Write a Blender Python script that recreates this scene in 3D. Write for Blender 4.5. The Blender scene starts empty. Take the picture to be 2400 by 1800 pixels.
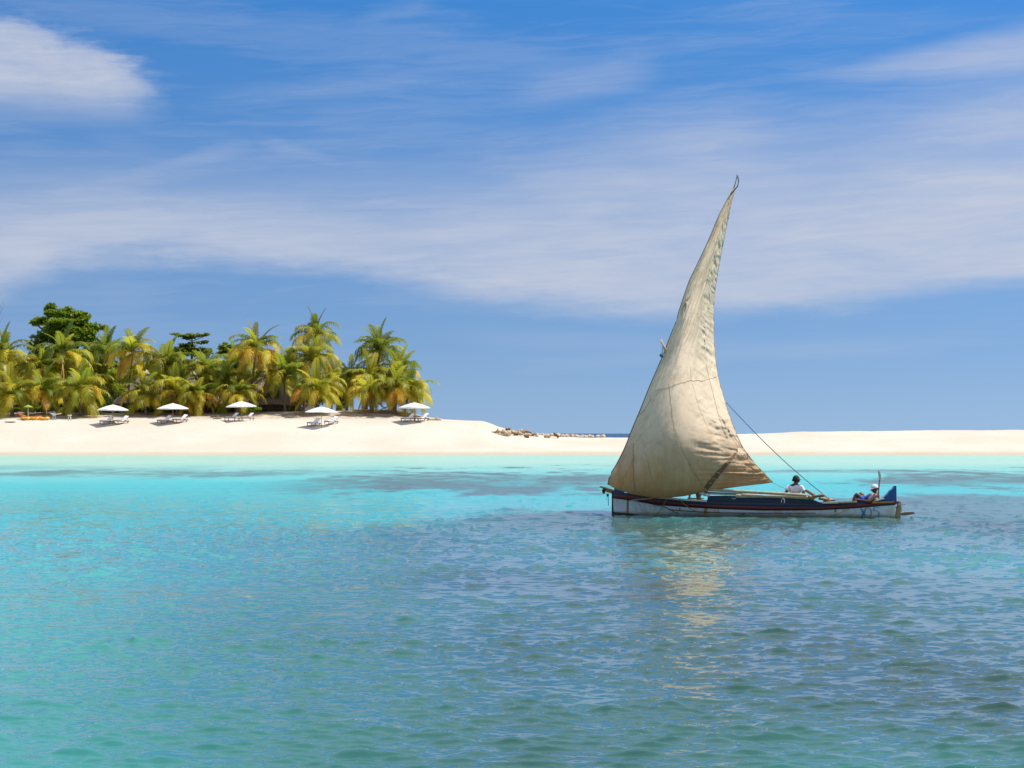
import bpy, bmesh, math, random
import numpy as np
from mathutils import Vector, Matrix
random.seed(7)
scene = bpy.context.scene
COL = scene.collection

# ------------------------------------------------------------------ camera
CAM_H, FPX, HOR = 2.4, 4000.0, 1015.5        # camera height (m), focal length in photo pixels, horizon row
cam = bpy.data.cameras.new('camera'); camo = bpy.data.objects.new('camera', cam)
COL.objects.link(camo); scene.camera = camo
cam.sensor_width = 36.0; cam.lens = FPX / 2400 * 36; cam.shift_y = (HOR - 900) / 2400
cam.clip_start = 0.2; cam.clip_end = 40000
camo.location = (0, 0, CAM_H); camo.rotation_euler = (math.pi / 2, 0, 0)

def at(px, py, Y):                            # photo pixel + distance -> world point
    return Vector(((px - 1200) * Y / FPX, Y, CAM_H + (HOR - py) * Y / FPX))

# ------------------------------------------------------------------ node helper
class NB:
    def __init__(self, tree): self.t = tree
    def n(self, typ, **kw):
        nd = self.t.nodes.new(typ)
        for k, v in kw.items(): setattr(nd, k, v)
        return nd
    def put(self, sock, v):
        if isinstance(v, bpy.types.NodeSocket): self.t.links.new(v, sock)
        elif v is not None: sock.default_value = v
    def m(self, op, a, b=None, c=None, clamp=False):
        nd = self.n('ShaderNodeMath', operation=op, use_clamp=clamp)
        for i, v in enumerate((a, b, c)): self.put(nd.inputs[i], v)
        return nd.outputs[0]
    def add(self, a, b): return self.m('ADD', a, b)
    def sub(self, a, b): return self.m('SUBTRACT', a, b)
    def mul(self, a, b): return self.m('MULTIPLY', a, b)
    def step(self, x, lo, hi, a=0.0, b=1.0, kind='SMOOTHSTEP'):
        nd = self.n('ShaderNodeMapRange', interpolation_type=kind)
        for i, v in zip((0, 1, 2, 3, 4), (x, lo, hi, a, b)): self.put(nd.inputs[i], v)
        return nd.outputs[0]
    def vec(self, x, y, z=0.0):
        nd = self.n('ShaderNodeCombineXYZ')
        for i, v in enumerate((x, y, z)): self.put(nd.inputs[i], v)
        return nd.outputs[0]
    def sep(self, v):
        nd = self.n('ShaderNodeSeparateXYZ'); self.put(nd.inputs[0], v); return nd.outputs
    def noise(self, v, scale=1.0, detail=4.0, rough=0.5, dist=0.0):
        nd = self.n('ShaderNodeTexNoise'); self.put(nd.inputs['Vector'], v)
        nd.inputs['Scale'].default_value = scale; nd.inputs['Detail'].default_value = detail
        nd.inputs['Roughness'].default_value = rough; nd.inputs['Distortion'].default_value = dist
        return nd.outputs['Fac']
    def mix(self, f, a, b):
        nd = self.n('ShaderNodeMix', data_type='RGBA')
        self.put(nd.inputs[0], f); self.put(nd.inputs[6], a); self.put(nd.inputs[7], b)
        return nd.outputs[2]
    def curve(self, x, pts):
        nd = self.n('ShaderNodeFloatCurve'); c = nd.mapping.curves[0]
        c.points[0].location = pts[0]; c.points[1].location = pts[-1]
        for p in pts[1:-1]: c.points.new(*p)
        nd.mapping.update(); self.put(nd.inputs['Value'], x); return nd.outputs[0]
    def bump(self, h, strength=1.0, dist=1.0, normal=None):
        nd = self.n('ShaderNodeBump'); nd.inputs['Strength'].default_value = strength
        nd.inputs['Distance'].default_value = dist; self.put(nd.inputs['Height'], h)
        if normal is not None: self.put(nd.inputs['Normal'], normal)
        return nd.outputs[0]

# ------------------------------------------------------------------ sun and sky
SUN_EL, SUN_AZ = math.radians(61), math.radians(76)      # azimuth measured from +Y (away from camera) to +X (right)
SUN_DIR = Vector((math.cos(SUN_EL) * math.sin(SUN_AZ), math.cos(SUN_EL) * math.cos(SUN_AZ), math.sin(SUN_EL)))
sl = bpy.data.lights.new('sun', 'SUN'); sl.energy = 4.9; sl.angle = math.radians(0.53); sl.color = (1.0, 0.95, 0.86)
so = bpy.data.objects.new('sun', sl); COL.objects.link(so); so.location = (0, 0, 60)
so.rotation_euler = SUN_DIR.to_track_quat('Z', 'Y').to_euler()

world = bpy.data.worlds.new('World'); scene.world = world; world.use_nodes = True
wt = world.node_tree; wt.nodes.clear(); W = NB(wt)
gen = W.n('ShaderNodeTexCoord').outputs['Generated']
dx, dy, dz = W.sep(gen)
# sky tone: Nishita, sampled a little above the true direction (the photo's clear, polarised low sky has no white rim)
zpos = W.m('MAXIMUM', dz, 0.0)
zz = W.add(W.mul(zpos, 1.1), 0.16)
sky = W.n('ShaderNodeTexSky', sky_type='NISHITA', sun_disc=False, sun_elevation=SUN_EL, sun_rotation=SUN_AZ,
          altitude=0.0, air_density=1.0, dust_density=0.2, ozone_density=2.2)
W.put(sky.inputs[0], W.vec(dx, dy, zz))
hs = W.n('ShaderNodeHueSaturation'); W.put(hs.inputs['Saturation'], W.step(dz, 0.0, 0.24, 1.10, 1.38, 'LINEAR')); hs.inputs['Hue'].default_value = 0.503
W.put(hs.inputs['Value'], W.step(dz, 0.0, 0.30, 1.08, 1.56, 'LINEAR'))
W.put(hs.inputs['Color'], sky.outputs[0])
# cirrus: azimuth / elevation in tenths of a photo width, streaky noise, a few broad banks
az = W.m('ARCTAN2', dx, dy); el = W.m('ARCSINE', dz)
U = W.add(W.mul(az, FPX / 2400), 0.5)             # 0..1 across the view, goes on all round
V = W.mul(el, FPX / 1000)                         # thousands of px above the horizon
tilt = W.add(V, W.mul(U, -0.10))
w1 = W.sub(W.noise(W.vec(W.mul(U, 2.2), W.mul(V, 5.0), 3.0), 1.0, 4.0, 0.55), 0.5)
w2 = W.sub(W.noise(W.vec(W.mul(U, 9.0), W.mul(V, 12.0), 8.0), 1.0, 5.0, 0.6), 0.5)
streak = W.noise(W.vec(W.mul(U, 3.4), W.mul(tilt, 10.0), 1.7), 1.0, 5.0, 0.5, 0.6)
fine = W.noise(W.vec(W.mul(U, 26.0), W.mul(V, 34.0), 5.1), 1.0, 6.0, 0.62)
fib = W.noise(W.vec(W.mul(U, 9.0), W.mul(W.add(tilt, W.mul(w2, 0.04)), 55.0), 2.3), 1.0, 4.0, 0.6, 0.8)
Uw = W.add(U, W.mul(w1, 0.10)); Vw = W.add(V, W.add(W.mul(w1, 0.10), W.mul(w2, 0.03)))
# broad veil, clear-cut lower edge
def cpts(rows): return [(x, (HOR - y) / 1000.0) for x, y in rows]
low = W.curve(U, cpts([(0.0, 745), (0.05, 690), (0.10, 655), (0.22, 652), (0.35, 672), (0.5, 726), (0.6, 752), (0.72, 752), (0.82, 752), (0.92, 725), (1.0, 700)]))
top = W.curve(U, cpts([(0.0, 490), (0.12, 470), (0.25, 480), (0.4, 465), (0.5, 440), (0.6, 400), (0.7, 350), (0.8, 380), (0.9, 330), (1.0, 270)]))
w3 = W.sub(W.noise(W.vec(W.mul(U, 5.0), W.mul(V, 9.0), 14.0), 1.0, 6.0, 0.62), 0.5)
Vl = W.add(V, W.add(W.mul(w3, 0.11), W.mul(w2, 0.05)))
veil = W.mul(W.step(W.sub(Vl, low), -0.012, 0.075), W.step(W.sub(Vw, top), -0.16, 0.17, 1.0, 0.0))
veil = W.mul(veil, W.mul(W.step(streak, 0.28, 0.62, 0.78, 1.0), W.step(w3, -0.22, 0.12, 0.74, 1.0)))
# bank upper left with a crisp lumpy crest
crest = W.curve(U, cpts([(0.0, 68), (0.05, 88), (0.10, 125), (0.14, 165), (0.165, 210), (0.175, 250), (0.19, 330), (1.0, 330)]))
Vc = W.add(V, W.add(W.mul(w2, 0.11), W.add(W.mul(w1, 0.05), W.mul(W.sub(fine, 0.5), 0.11))))
bank = W.mul(W.step(W.sub(crest, Vc), -0.012, 0.06), W.step(W.add(V, W.mul(w1, 0.08)), 0.66, 0.80))
bank = W.mul(bank, W.mul(W.step(fine, 0.2, 0.7, 0.78, 1.0), W.step(W.add(U, W.add(W.mul(w2, 0.06), W.mul(W.sub(fine, 0.5), 0.06))), 0.115, 0.185, 1.0, 0.0)))
# wedge upper right
mid = W.add(W.mul(U, 0.19), 0.663)
half = W.m('MAXIMUM', W.mul(W.sub(U, 0.74), 0.27), 0.004)
rel = W.m('DIVIDE', W.m('ABSOLUTE', W.sub(W.add(V, W.mul(w2, 0.03)), mid)), half)
wedge = W.mul(W.mul(W.step(rel, 0.1, 1.25, 1.0, 0.0), W.step(U, 0.74, 0.98)), W.step(streak, 0.2, 0.7, 0.55, 1.0))
# thin feathers
def feather(x0, y0, x1, y1, wid, amp):
    a = (x0 / 2400, (HOR - y0) / 1000); b = (x1 / 2400, (HOR - y1) / 1000)
    sl_ = (b[1] - a[1]) / (b[0] - a[0])
    line = W.add(W.mul(W.sub(U, a[0]), sl_), a[1])
    d = W.m('ABSOLUTE', W.sub(W.add(V, W.add(W.mul(w2, 0.03), W.mul(w1, 0.03))), line))
    e = (b[0] - a[0]) * 0.35
    f = W.mul(W.step(d, 0.0, wid / 1000, 1.0, 0.0), W.mul(W.step(U, a[0], a[0] + e), W.step(U, b[0] - e, b[0], 1.0, 0.0)))
    return W.mul(f, amp * 0.8)
fe = feather(180, 470, 650, 345, 45, 0.34)
for args in ((560, 330, 900, 430, 34, 0.24), (150, 330, 700, 480, 60, 0.18), (420, 260, 1150, 180, 40, 0.16), (1160, 240, 1580, 170, 70, 0.24), (820, 70, 1040, 35, 22, 0.16),
             (1500, 40, 2400, 110, 40, 0.10), (1040, 860, 2400, 800, 40, 0.16), (900, 780, 2000, 830, 40, 0.14), (1250, 620, 2300, 700, 50, 0.15)):
    fe = W.m('MAXIMUM', fe, feather(*args))
thin = W.mul(W.step(W.add(W.mul(streak, 0.65), W.mul(fib, 0.35)), 0.42, 0.66), W.step(V, 0.05, 0.45, 0.05, 0.15))
dens = W.m('MAXIMUM', W.m('MAXIMUM', W.mul(veil, 0.84), W.mul(bank, 0.82)), W.m('MAXIMUM', W.mul(wedge, 0.70), fe))
thin = W.m('MAXIMUM', thin, W.mul(W.step(V, 1.02, 1.8), W.step(streak, 0.28, 0.60, 0.30, 0.85)))     # unseen overhead cirrus, added to brighten the water's reflections
dens = W.m('ADD', dens, W.mul(thin, W.sub(1.0, dens)), clamp=True)
haze_ = W.mul(W.step(V, 0.0, 0.30, 1.0, 0.0), 0.07)
dens = W.m('MAXIMUM', dens, haze_)
dens = W.mul(dens, W.mul(W.step(dz, -0.004, 0.004), W.step(fib, 0.30, 0.66, 0.90, 1.03)))
SKY_STR = 0.088
mixc = W.mix(dens, hs.outputs[0], (5.75, 6.1, 7.15, 1))
bg = W.n('ShaderNodeBackground'); bg.inputs[1].default_value = SKY_STR; W.put(bg.inputs[0], mixc)
W.put(W.n('ShaderNodeOutputWorld').inputs[0], bg.outputs[0])

# ------------------------------------------------------------------ exposure
vs = scene.view_settings
vs.view_transform = 'Standard'; vs.look = 'None'; vs.exposure = 0.2; vs.gamma = 1.0; vs.use_curve_mapping = False
scene.render.engine = 'CYCLES'

# ------------------------------------------------------------------ shared helpers
def tag(o, label=None, cat=None, group=None, kind=None):
    if label: o['label'] = label
    if cat: o['category'] = cat
    if group: o['group'] = group
    if kind: o['kind'] = kind
    return o
def empty(name, loc, rz=0.0):
    o = bpy.data.objects.new(name, None); COL.objects.link(o); o.location = loc; o.rotation_euler = (0, 0, rz)
    o.empty_display_size = 0.2
    return o
def mesh_obj(name, verts, faces, mat, parent=None, smooth=True, origin=None):
    me = bpy.data.meshes.new(name)
    if origin is not None:
        origin = Vector(origin); verts = [Vector(v) - origin for v in verts]
    me.from_pydata([tuple(v) for v in verts], [], faces); me.update()
    if smooth: me.shade_smooth()
    if mat: me.materials.append(mat)
    o = bpy.data.objects.new(name, me); COL.objects.link(o)
    if parent is not None: o.parent = parent
    elif origin is not None: o.location = origin
    return o
def wobj(o): return o
class MB:
    """collects shapes, builds them as one mesh object"""
    def __init__(self): self.v = []; self.f = []
    def addm(self, vs, fs):
        b = len(self.v); self.v += [Vector(p) for p in vs]; self.f += [tuple(b + i for i in q) for q in fs]; return self
    def box(self, c, s, M=None):
        c = Vector(c); hx, hy, hz = s[0] / 2, s[1] / 2, s[2] / 2
        vs = [Vector((x, y, z)) for x in (-hx, hx) for y in (-hy, hy) for z in (-hz, hz)]
        if M is not None: vs = [M @ p for p in vs]
        return self.addm([c + p for p in vs], [(0, 1, 3, 2), (4, 6, 7, 5), (0, 4, 5, 1), (2, 3, 7, 6), (0, 2, 6, 4), (1, 5, 7, 3)])
    def tube(self, pts, r, n=7, cap=True, flat=1.0):
        pts = [Vector(p) for p in pts]; rs = r if isinstance(r, (list, tuple)) else [r] * len(pts)
        vs = []; fs = []; prev = None
        for i, p in enumerate(pts):
            t = (pts[min(i + 1, len(pts) - 1)] - pts[max(i - 1, 0)]).normalized()
            ref = Vector((0, 0, 1)) if abs(t.z) < 0.9 else Vector((0, 1, 0))
            a = t.cross(ref).normalized(); b = a.cross(t)
            for k in range(n):
                th = 2 * math.pi * k / n
                vs.append(p + a * (math.cos(th) * rs[i]) + b * (math.sin(th) * rs[i] * flat))
        for i in range(len(pts) - 1):
            for k in range(n):
                fs.append((i * n + k, i * n + (k + 1) % n, (i + 1) * n + (k + 1) % n, (i + 1) * n + k))
        if cap: fs += [tuple(range(n - 1, -1, -1)), tuple((len(pts) - 1) * n + k for k in range(n))]
        return self.addm(vs, fs)
    def prism(self, outline, d):                 # closed outline (list of Vector), extruded by vector d
        n = len(outline); d = Vector(d); vs = [Vector(p) for p in outline] + [Vector(p) + d for p in outline]
        return self.addm(vs, [tuple(range(n)), tuple(range(2 * n - 1, n - 1, -1))] + [(i, n + i, n + (i + 1) % n, (i + 1) % n) for i in range(n)])
    def ball(self, c, r, n=10, m=7, jit=0.0, rng=random):
        c = Vector(c); r = r if isinstance(r, (tuple, list)) else (r, r, r); vs = []; fs = []
        for j in range(m + 1):
            ph = math.pi * j / m
            for k in range(n):
                th = 2 * math.pi * k / n; q = 1 + jit * (rng.random() - 0.5)
                vs.append(c + Vector((math.sin(ph) * math.cos(th) * r[0] * q, math.sin(ph) * math.sin(th) * r[1] * q, math.cos(ph) * r[2] * q)))
        for j in range(m):
            for k in range(n): fs.append((j * n + k, (j + 1) * n + k, (j + 1) * n + (k + 1) % n, j * n + (k + 1) % n))
        return self.addm(vs, fs)
    def build(self, name, mat, parent=None, smooth=True, origin=None):
        return mesh_obj(name, self.v, self.f, mat, parent, smooth, origin)

def new_mat(name):
    m = bpy.data.materials.new(name); m.use_nodes = True; m.node_tree.nodes.clear()
    return m, NB(m.node_tree)
def out(N, shader): N.put(N.n('ShaderNodeOutputMaterial').inputs[0], shader)
def simple(name, c1, c2=None, scale=6.0, rough=0.6, bump=0.0, bscale=None, trans=0.0, spec=0.4, stretch=(1, 1, 1), rnd=0.0, metal=0.0):
    """principled material, two-tone noise grain, optional translucency and per-object brightness"""
    m, N = new_mat(name); tc = N.n('ShaderNodeTexCoord').outputs['Object']
    mp = N.n('ShaderNodeMapping'); N.put(mp.inputs[0], tc); mp.inputs['Scale'].default_value = stretch
    no = N.noise(mp.outputs[0], scale, 5.0, 0.6)
    col = N.mix(N.step(no, 0.3, 0.7), (*c1, 1), (*(c2 or c1), 1))
    if rnd:
        r = N.n('ShaderNodeObjectInfo').outputs['Random']
        h = N.n('ShaderNodeHueSaturation'); N.put(h.inputs['Color'], col)
        N.put(h.inputs['Value'], N.step(r, 0, 1, 1 - rnd, 1 + rnd, 'LINEAR')); N.put(h.inputs['Hue'], N.step(N.m('FRACT', N.mul(r, 7.3)), 0, 1, 0.5 - rnd * 0.06, 0.5 + rnd * 0.06, 'LINEAR'))
        col = h.outputs[0]
    b = N.n('ShaderNodeBsdfPrincipled'); N.put(b.inputs['Base Color'], col)
    b.inputs['Roughness'].default_value = rough; b.inputs['Specular IOR Level'].default_value = spec; b.inputs['Metallic'].default_value = metal
    if bump: N.put(b.inputs['Normal'], N.bump(N.noise(mp.outputs[0], bscale or scale * 3, 4.0), 0.6, bump))
    sh = b.outputs[0]
    if trans:
        t = N.n('ShaderNodeBsdfTranslucent'); N.put(t.inputs[0], col)
        mx = N.n('ShaderNodeMixShader'); mx.inputs[0].default_value = trans; N.put(mx.inputs[1], sh); N.put(mx.inputs[2], t.outputs[0]); sh = mx.outputs[0]
    out(N, sh); return m

# numpy value noise
def vnoise(x, y, seed=0):
    xi = np.floor(x).astype(np.int64); yi = np.floor(y).astype(np.int64); fx = x - xi; fy = y - yi
    def h(a, b):
        n = (a * 374761393 + b * 668265263 + seed * 974711) & 0x7fffffff
        n = ((n ^ (n >> 13)) * 1274126177) & 0x7fffffff
        return ((n ^ (n >> 16)) & 0xffff) / 65535.0
    fx = fx * fx * (3 - 2 * fx); fy = fy * fy * (3 - 2 * fy)
    return (h(xi, yi) * (1 - fx) + h(xi + 1, yi) * fx) * (1 - fy) + (h(xi, yi + 1) * (1 - fx) + h(xi + 1, yi + 1) * fx) * fy
def fbm(x, y, seed=0, octv=4, gain=0.5):
    s = 0; a = 1; t = 0
    for o in range(octv):
        s = s + a * vnoise(x * 2 ** o, y * 2 ** o, seed + o * 17); t += a; a *= gain
    return s / t
def sst(x, lo, hi): t = np.clip((x - lo) / (hi - lo), 0, 1); return t * t * (3 - 2 * t)

# ================================================================== sand island
def ilerp(x, pts): return np.interp(x, [p[0] for p in pts], [p[1] for p in pts])
def zrow(py, Y): return CAM_H + (HOR - py) * Y / FPX
def ground(x, y):
    """height of the sand in metres"""
    x = np.asarray(x, float); y = np.asarray(y, float)
    px = 1200 + FPX * x / y + 14 * (vnoise(y * 0.15, x * 0.05, 5) - 0.5)
    ys = 189.6 + 1.2 * (vnoise(x * 0.05, x * 0 + 3, 2) - 0.5)                     # waterline
    z1 = ilerp(px, [(-400, zrow(985, 212)), (1000, zrow(985, 212)), (1130, zrow(987, 212)), (1150, zrow(994, 212)), (1165, zrow(1000, 212)), (1200, zrow(1011, 212)), (1300, zrow(1023, 212)), (1400, zrow(1025.5, 212)),
                    (1500, zrow(1025, 212)), (1640, zrow(1020, 212)), (1750, zrow(1016.5, 212)), (1850, zrow(1013, 212)), (2000, zrow(1010.5, 212)), (2400, zrow(1007.5, 212)), (2900, zrow(1006, 212))])
    z2 = ilerp(px, [(-400, zrow(967, 225)), (560, zrow(966, 225)), (850, zrow(960, 225)), (930, zrow(961, 225)), (975, zrow(973, 225)), (1030, zrow(983, 225)), (1130, zrow(988, 225)), (1165, 2.0), (1230, 0.8), (1300, 0.8), (1480, 0.6), (1750, 0.8), (2900, 1.4)])
    far = ilerp(px, [(-400, 290), (600, 285), (900, 262), (1000, 248), (1130, 240), (1300, 236), (2900, 240)])
    t = (y - ys) / (212 - ys)
    face = z1 * np.where(t < 0, t * 0.8, 0.85 * np.clip(t, 0, 1) + 0.15 * np.clip(t, 0, 1) ** 2)
    up = z1 + (z2 - z1) * sst(y, 212.6, 225)
    z = np.where(y < 212, face, up)
    z = np.where(y > 226, z2 - (z2 + 2.0) * sst(y, far - 10, far + 22), z)
    shore = np.clip(t, 0, 1)
    z = z + 0.16 * (fbm(x * 0.22, y * 0.3, 11, 4) - 0.5) * shore + 0.07 * (fbm(x * 1.1, y * 1.1, 31, 3) - 0.5) * np.clip(t * 2 - 0.6, 0, 1)
    return z
def gz(x, y): return float(ground(x, y))
def slope_Y(px, py, far=212.0):        # distance at which the sand of column px is seen in row py
    Y = far
    while Y > 191:
        if HOR - (gz((px - 1200) * Y / FPX, Y) - CAM_H) * FPX / Y >= py: return Y
        Y -= 0.15
    return Y
def foot(px, Y):                       # point on the sand seen in column px at distance Y
    x = (px - 1200) * Y / FPX; return Vector((x, Y, gz(x, Y)))

m, N = new_mat('coral_sand'); tc = N.n('ShaderNodeNewGeometry').outputs['Position']; sx, sy, sz = N.sep(tc)
big = N.noise(tc, 0.12, 4.0); mid_ = N.noise(tc, 1.3, 5.0, 0.65); sm = N.noise(tc, 9.0, 4.0, 0.7)
c = N.mix(N.step(big, 0.3, 0.7), (0.545, 0.48, 0.395, 1), (0.605, 0.54, 0.46, 1))
c = N.mix(N.mul(N.step(mid_, 0.52, 0.75), 0.35), c, (0.47, 0.395, 0.31, 1))
c = N.mix(N.mul(N.step(sm, 0.62, 0.75), 0.25), c, (0.52, 0.43, 0.33, 1))
litter_shade = N.mul(N.step(sz, 4.0, 4.6), N.step(N.noise(tc, 0.9, 5.0, 0.7), 0.38, 0.6))       # brown litter tone, with the palms' dappled shade painted in
c = N.mix(N.mul(litter_shade, 0.85), c, (0.30, 0.21, 0.14, 1))
wet = N.step(N.add(sz, N.mul(N.sub(mid_, 0.5), 0.25)), 0.08, 0.50, 1.0, 0.0)               # damp sand by the water
c = N.mix(N.mul(wet, 0.5), c, (0.34, 0.27, 0.17, 1))
b = N.n('ShaderNodeBsdfPrincipled'); N.put(b.inputs['Base Color'], c); b.inputs['Roughness'].default_value = 0.95; b.inputs['Specular IOR Level'].default_value = 0.15
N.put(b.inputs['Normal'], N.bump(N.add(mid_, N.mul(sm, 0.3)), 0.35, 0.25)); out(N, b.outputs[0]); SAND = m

gx = np.linspace(-120, 125, 440); gy = np.concatenate([np.linspace(183, 232, 150), np.linspace(232.8, 330, 90)])
GX, GY = np.meshgrid(gx, gy); GZ = ground(GX, GY)
def grid_mesh(name, X, Y, Z, mat):
    r, c_ = X.shape; me = bpy.data.meshes.new(name)
    co = np.stack([X, Y, Z], -1).reshape(-1, 3).astype(np.float32)
    idx = np.arange(r * c_).reshape(r, c_)
    q = np.stack([idx[:-1, :-1], idx[:-1, 1:], idx[1:, 1:], idx[1:, :-1]], -1).reshape(-1, 4)
    me.vertices.add(len(co)); me.vertices.foreach_set('co', co.ravel())
    me.loops.add(q.size); me.loops.foreach_set('vertex_index', q.ravel().astype(np.int32))
    me.polygons.add(len(q)); me.polygons.foreach_set('loop_start', (np.arange(len(q)) * 4).astype(np.int32))
    me.polygons.foreach_set('loop_total', np.full(len(q), 4, np.int32))
    me.update(calc_edges=True); me.validate(); me.shade_smooth(); me.materials.append(mat)
    o = bpy.data.objects.new(name, me); COL.objects.link(o); return o
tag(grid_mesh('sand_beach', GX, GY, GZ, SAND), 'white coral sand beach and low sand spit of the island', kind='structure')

# ================================================================== lagoon water
rng = np.random.default_rng(4)
dq = 0.8 / (CAM_H * FPX / 2400 * 1024)
def rq(a, b, step): return 1 / np.arange(1 / a, 1 / b, -step)
rowsY = np.concatenate([[-60, -10, 2.5, 5.0], rq(6.8, 11, dq * 4), rq(11, 20, dq * 0.7), rq(20, 75, dq * 0.42), rq(75, 140, dq * 0.38), rq(140, 175, dq * 0.8), np.geomspace(176, 14000, 110)])
sd = np.linspace(-0.39, 0.39, 820); so_ = np.array([0.41, 0.46, 0.55, 0.75, 1.1, 1.8, 3.5])
cols = np.concatenate([-so_[::-1], sd, so_])
S, YY = np.meshgrid(cols, rowsY); XX = S * np.maximum(YY, 6.8)
Yc = np.maximum(YY, 4.0)
rowd = np.maximum(Yc ** 2 * dq * np.where(Yc < 20, 0.7, np.where(Yc < 75, 0.42, np.where(Yc < 140, 0.38, 0.8))), 0.8 / 820 * Yc); rowd = np.where(Yc > 175, 50, rowd)
zw = np.zeros_like(XX); ox = np.zeros_like(XX); oy = np.zeros_like(XX)
gust = 0.55 + 0.9 * fbm(XX * 0.10, YY * 0.13, 3, 3)
calm = 1 - 0.5 * np.exp(-((YY - 26.5 - 1.5 * np.sin(XX * 0.25)) / 2.2) ** 2)         # smoother lane of water
gust = gust * (1 + 1.0 * sst(YY, 18, 42)) * calm * (0.55 + 2.2 * vnoise(XX * 1.6 + 3, YY * 1.6, 41) * vnoise(XX * 0.45, YY * 0.5, 42))
wind = math.radians(262)                                                              # travels toward the camera, a little left
NW = 84
lam = np.exp(rng.uniform(math.log(0.11), math.log(0.62), NW)); lam[:8] = rng.uniform(0.9, 2.4, 8); ph = rng.uniform(0, 6.283, NW)
ang = wind + rng.normal(0, 0.62, NW)
slope = 0.080 * math.sqrt(2 / NW) * np.where(lam > 0.7, 0.45, 1.0)
wx = XX + 0.5 * fbm(XX * 0.7, YY * 0.7, 71, 2); wy = YY + 0.5 * fbm(XX * 0.7 + 9, YY * 0.7, 72, 2)
for i in range(NW):
    k = 2 * math.pi / lam[i]; kx, ky = math.cos(ang[i]), math.sin(ang[i])
    fade = sst(lam[i] / rowd, 1.7, 3.4)
    if not fade.any(): continue
    a = slope[i] / k * fade * gust
    p = k * (kx * wx + ky * wy) + ph[i]
    zw += a * np.sin(p); ox += 0.85 * a * kx * np.cos(p); oy += 0.85 * a * ky * np.cos(p)
# short-crested wavelets with a steep face towards the camera
NR = 9000; dense = np.where(np.abs(cols) <= 0.39)[0]; c0 = dense[0]
rs_ = rng.uniform(-0.385, 0.385, NR); rY = 1 / rng.uniform(1 / 138.0, 1 / 11.5, NR)
big = rng.uniform(0, 1, NR) ** 3.4
nb = 60; hx_ = rng.uniform(6.1 * 0.45, 10.9, nb) ; rY[:nb] = 50.1 - (hx_ - 2.9) * 0.237 - rng.uniform(0.5, 2.2, nb); rs_[:nb] = hx_ / rY[:nb]; big[:nb] = rng.uniform(0.0, 0.25, nb)      # ripples along the hull
for i in range(NR):
    y0 = rY[i]; x0 = rs_[i] * y0; rd = y0 * y0 * dq * (0.7 if y0 < 20 else 0.42 if y0 < 75 else 0.38)
    sx = (0.028 + 0.13 * big[i]) * (1 + y0 / 60); sf = max(0.016 + 0.020 * big[i], 0.80 * rd); sb = 1.8 * sf
    hh = min(0.040, (0.34 + 0.50 * big[i]) * sf * max(0.12, 1 - max(0.0, y0 - 45) / 65)) * (0.5 + 0.5 * float(calm[np.searchsorted(rowsY, y0) - 1, c0 + 410]))
    hh *= 0.45 if i < nb else 1.0
    if abs(y0 - (50.1 - (x0 - 2.9) * 0.237)) < 1.4 and 2.5 < x0 < 11.2 and i >= nb: hh *= 0.35
    i0, i1 = np.searchsorted(rowsY, (y0 - 3 * sf, y0 + 2.6 * sb)); j0, j1 = np.searchsorted(sd, ((x0 - 3 * sx) / y0, (x0 + 3 * sx) / y0))
    if i1 <= i0 or j1 <= j0: continue
    sl_ = (slice(i0, i1), slice(c0 + j0, c0 + j1)); dxx = (XX[sl_] - x0) / sx; dyy = YY[sl_] - y0 - 0.25 * sx * dxx * (rs_[i] * 3 % 1 - 0.5) + 0.10 * sx * dxx * dxx
    zw[sl_] += hh * np.exp(-dxx * dxx) * np.exp(-(dyy / np.where(dyy < 0, sf, sb)) ** 2)
ok = sst(YY, 5.0, 8.0)
zw *= ok; ox *= ok; oy *= ok
# body colour: sand bottom at growing depth, with sea-grass and reef patches (a map of the sea bed)
PX = 1200 + FPX * XX / np.maximum(YY, 6.8); PY = HOR + CAM_H * FPX / np.maximum(YY, 6.8)
n1 = fbm(XX * 0.06, YY * 0.05, 21, 4) - 0.5; n2 = fbm(XX * 0.22, YY * 0.10, 22, 4) - 0.5; n3 = fbm(XX * 1.2, YY * 0.5, 23, 3) - 0.5
def colr(*c): return np.array(c, float)
MINT, AQUA, TURQ, TEAL, DEEP = colr(0.33, 0.53, 0.43), colr(0.17, 0.46, 0.43), colr(0.050, 0.375, 0.385), colr(0.050, 0.335, 0.31), colr(0.040, 0.245, 0.235)
GRASS, REEF, OCEAN = colr(0.026, 0.068, 0.055), colr(0.085, 0.105, 0.105), colr(0.006, 0.045, 0.12)
PYw = PY + n2 * 16
def ramp(x, stops):
    xs = [s[0] for s in stops]; return np.stack([np.interp(x, xs, [s[1][k] for s in stops]) for k in range(3)], -1)
body = ramp(PYw, [(1066, MINT), (1082, MINT), (1104, AQUA), (1135, TURQ * 1.12), (1200, TURQ), (1300, TURQ * 0.72 + TEAL * 0.28), (1420, TEAL), (1650, DEEP), (2200, DEEP)])
lat = 1 - sst(PX + n1 * 500, 700, 1500)
def lay(body, mask, c): mask = np.clip(mask, 0, 1)[..., None]; return body * (1 - mask) + c * mask
s2 = n2 * 2.0 + n3 * 1.2
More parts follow.
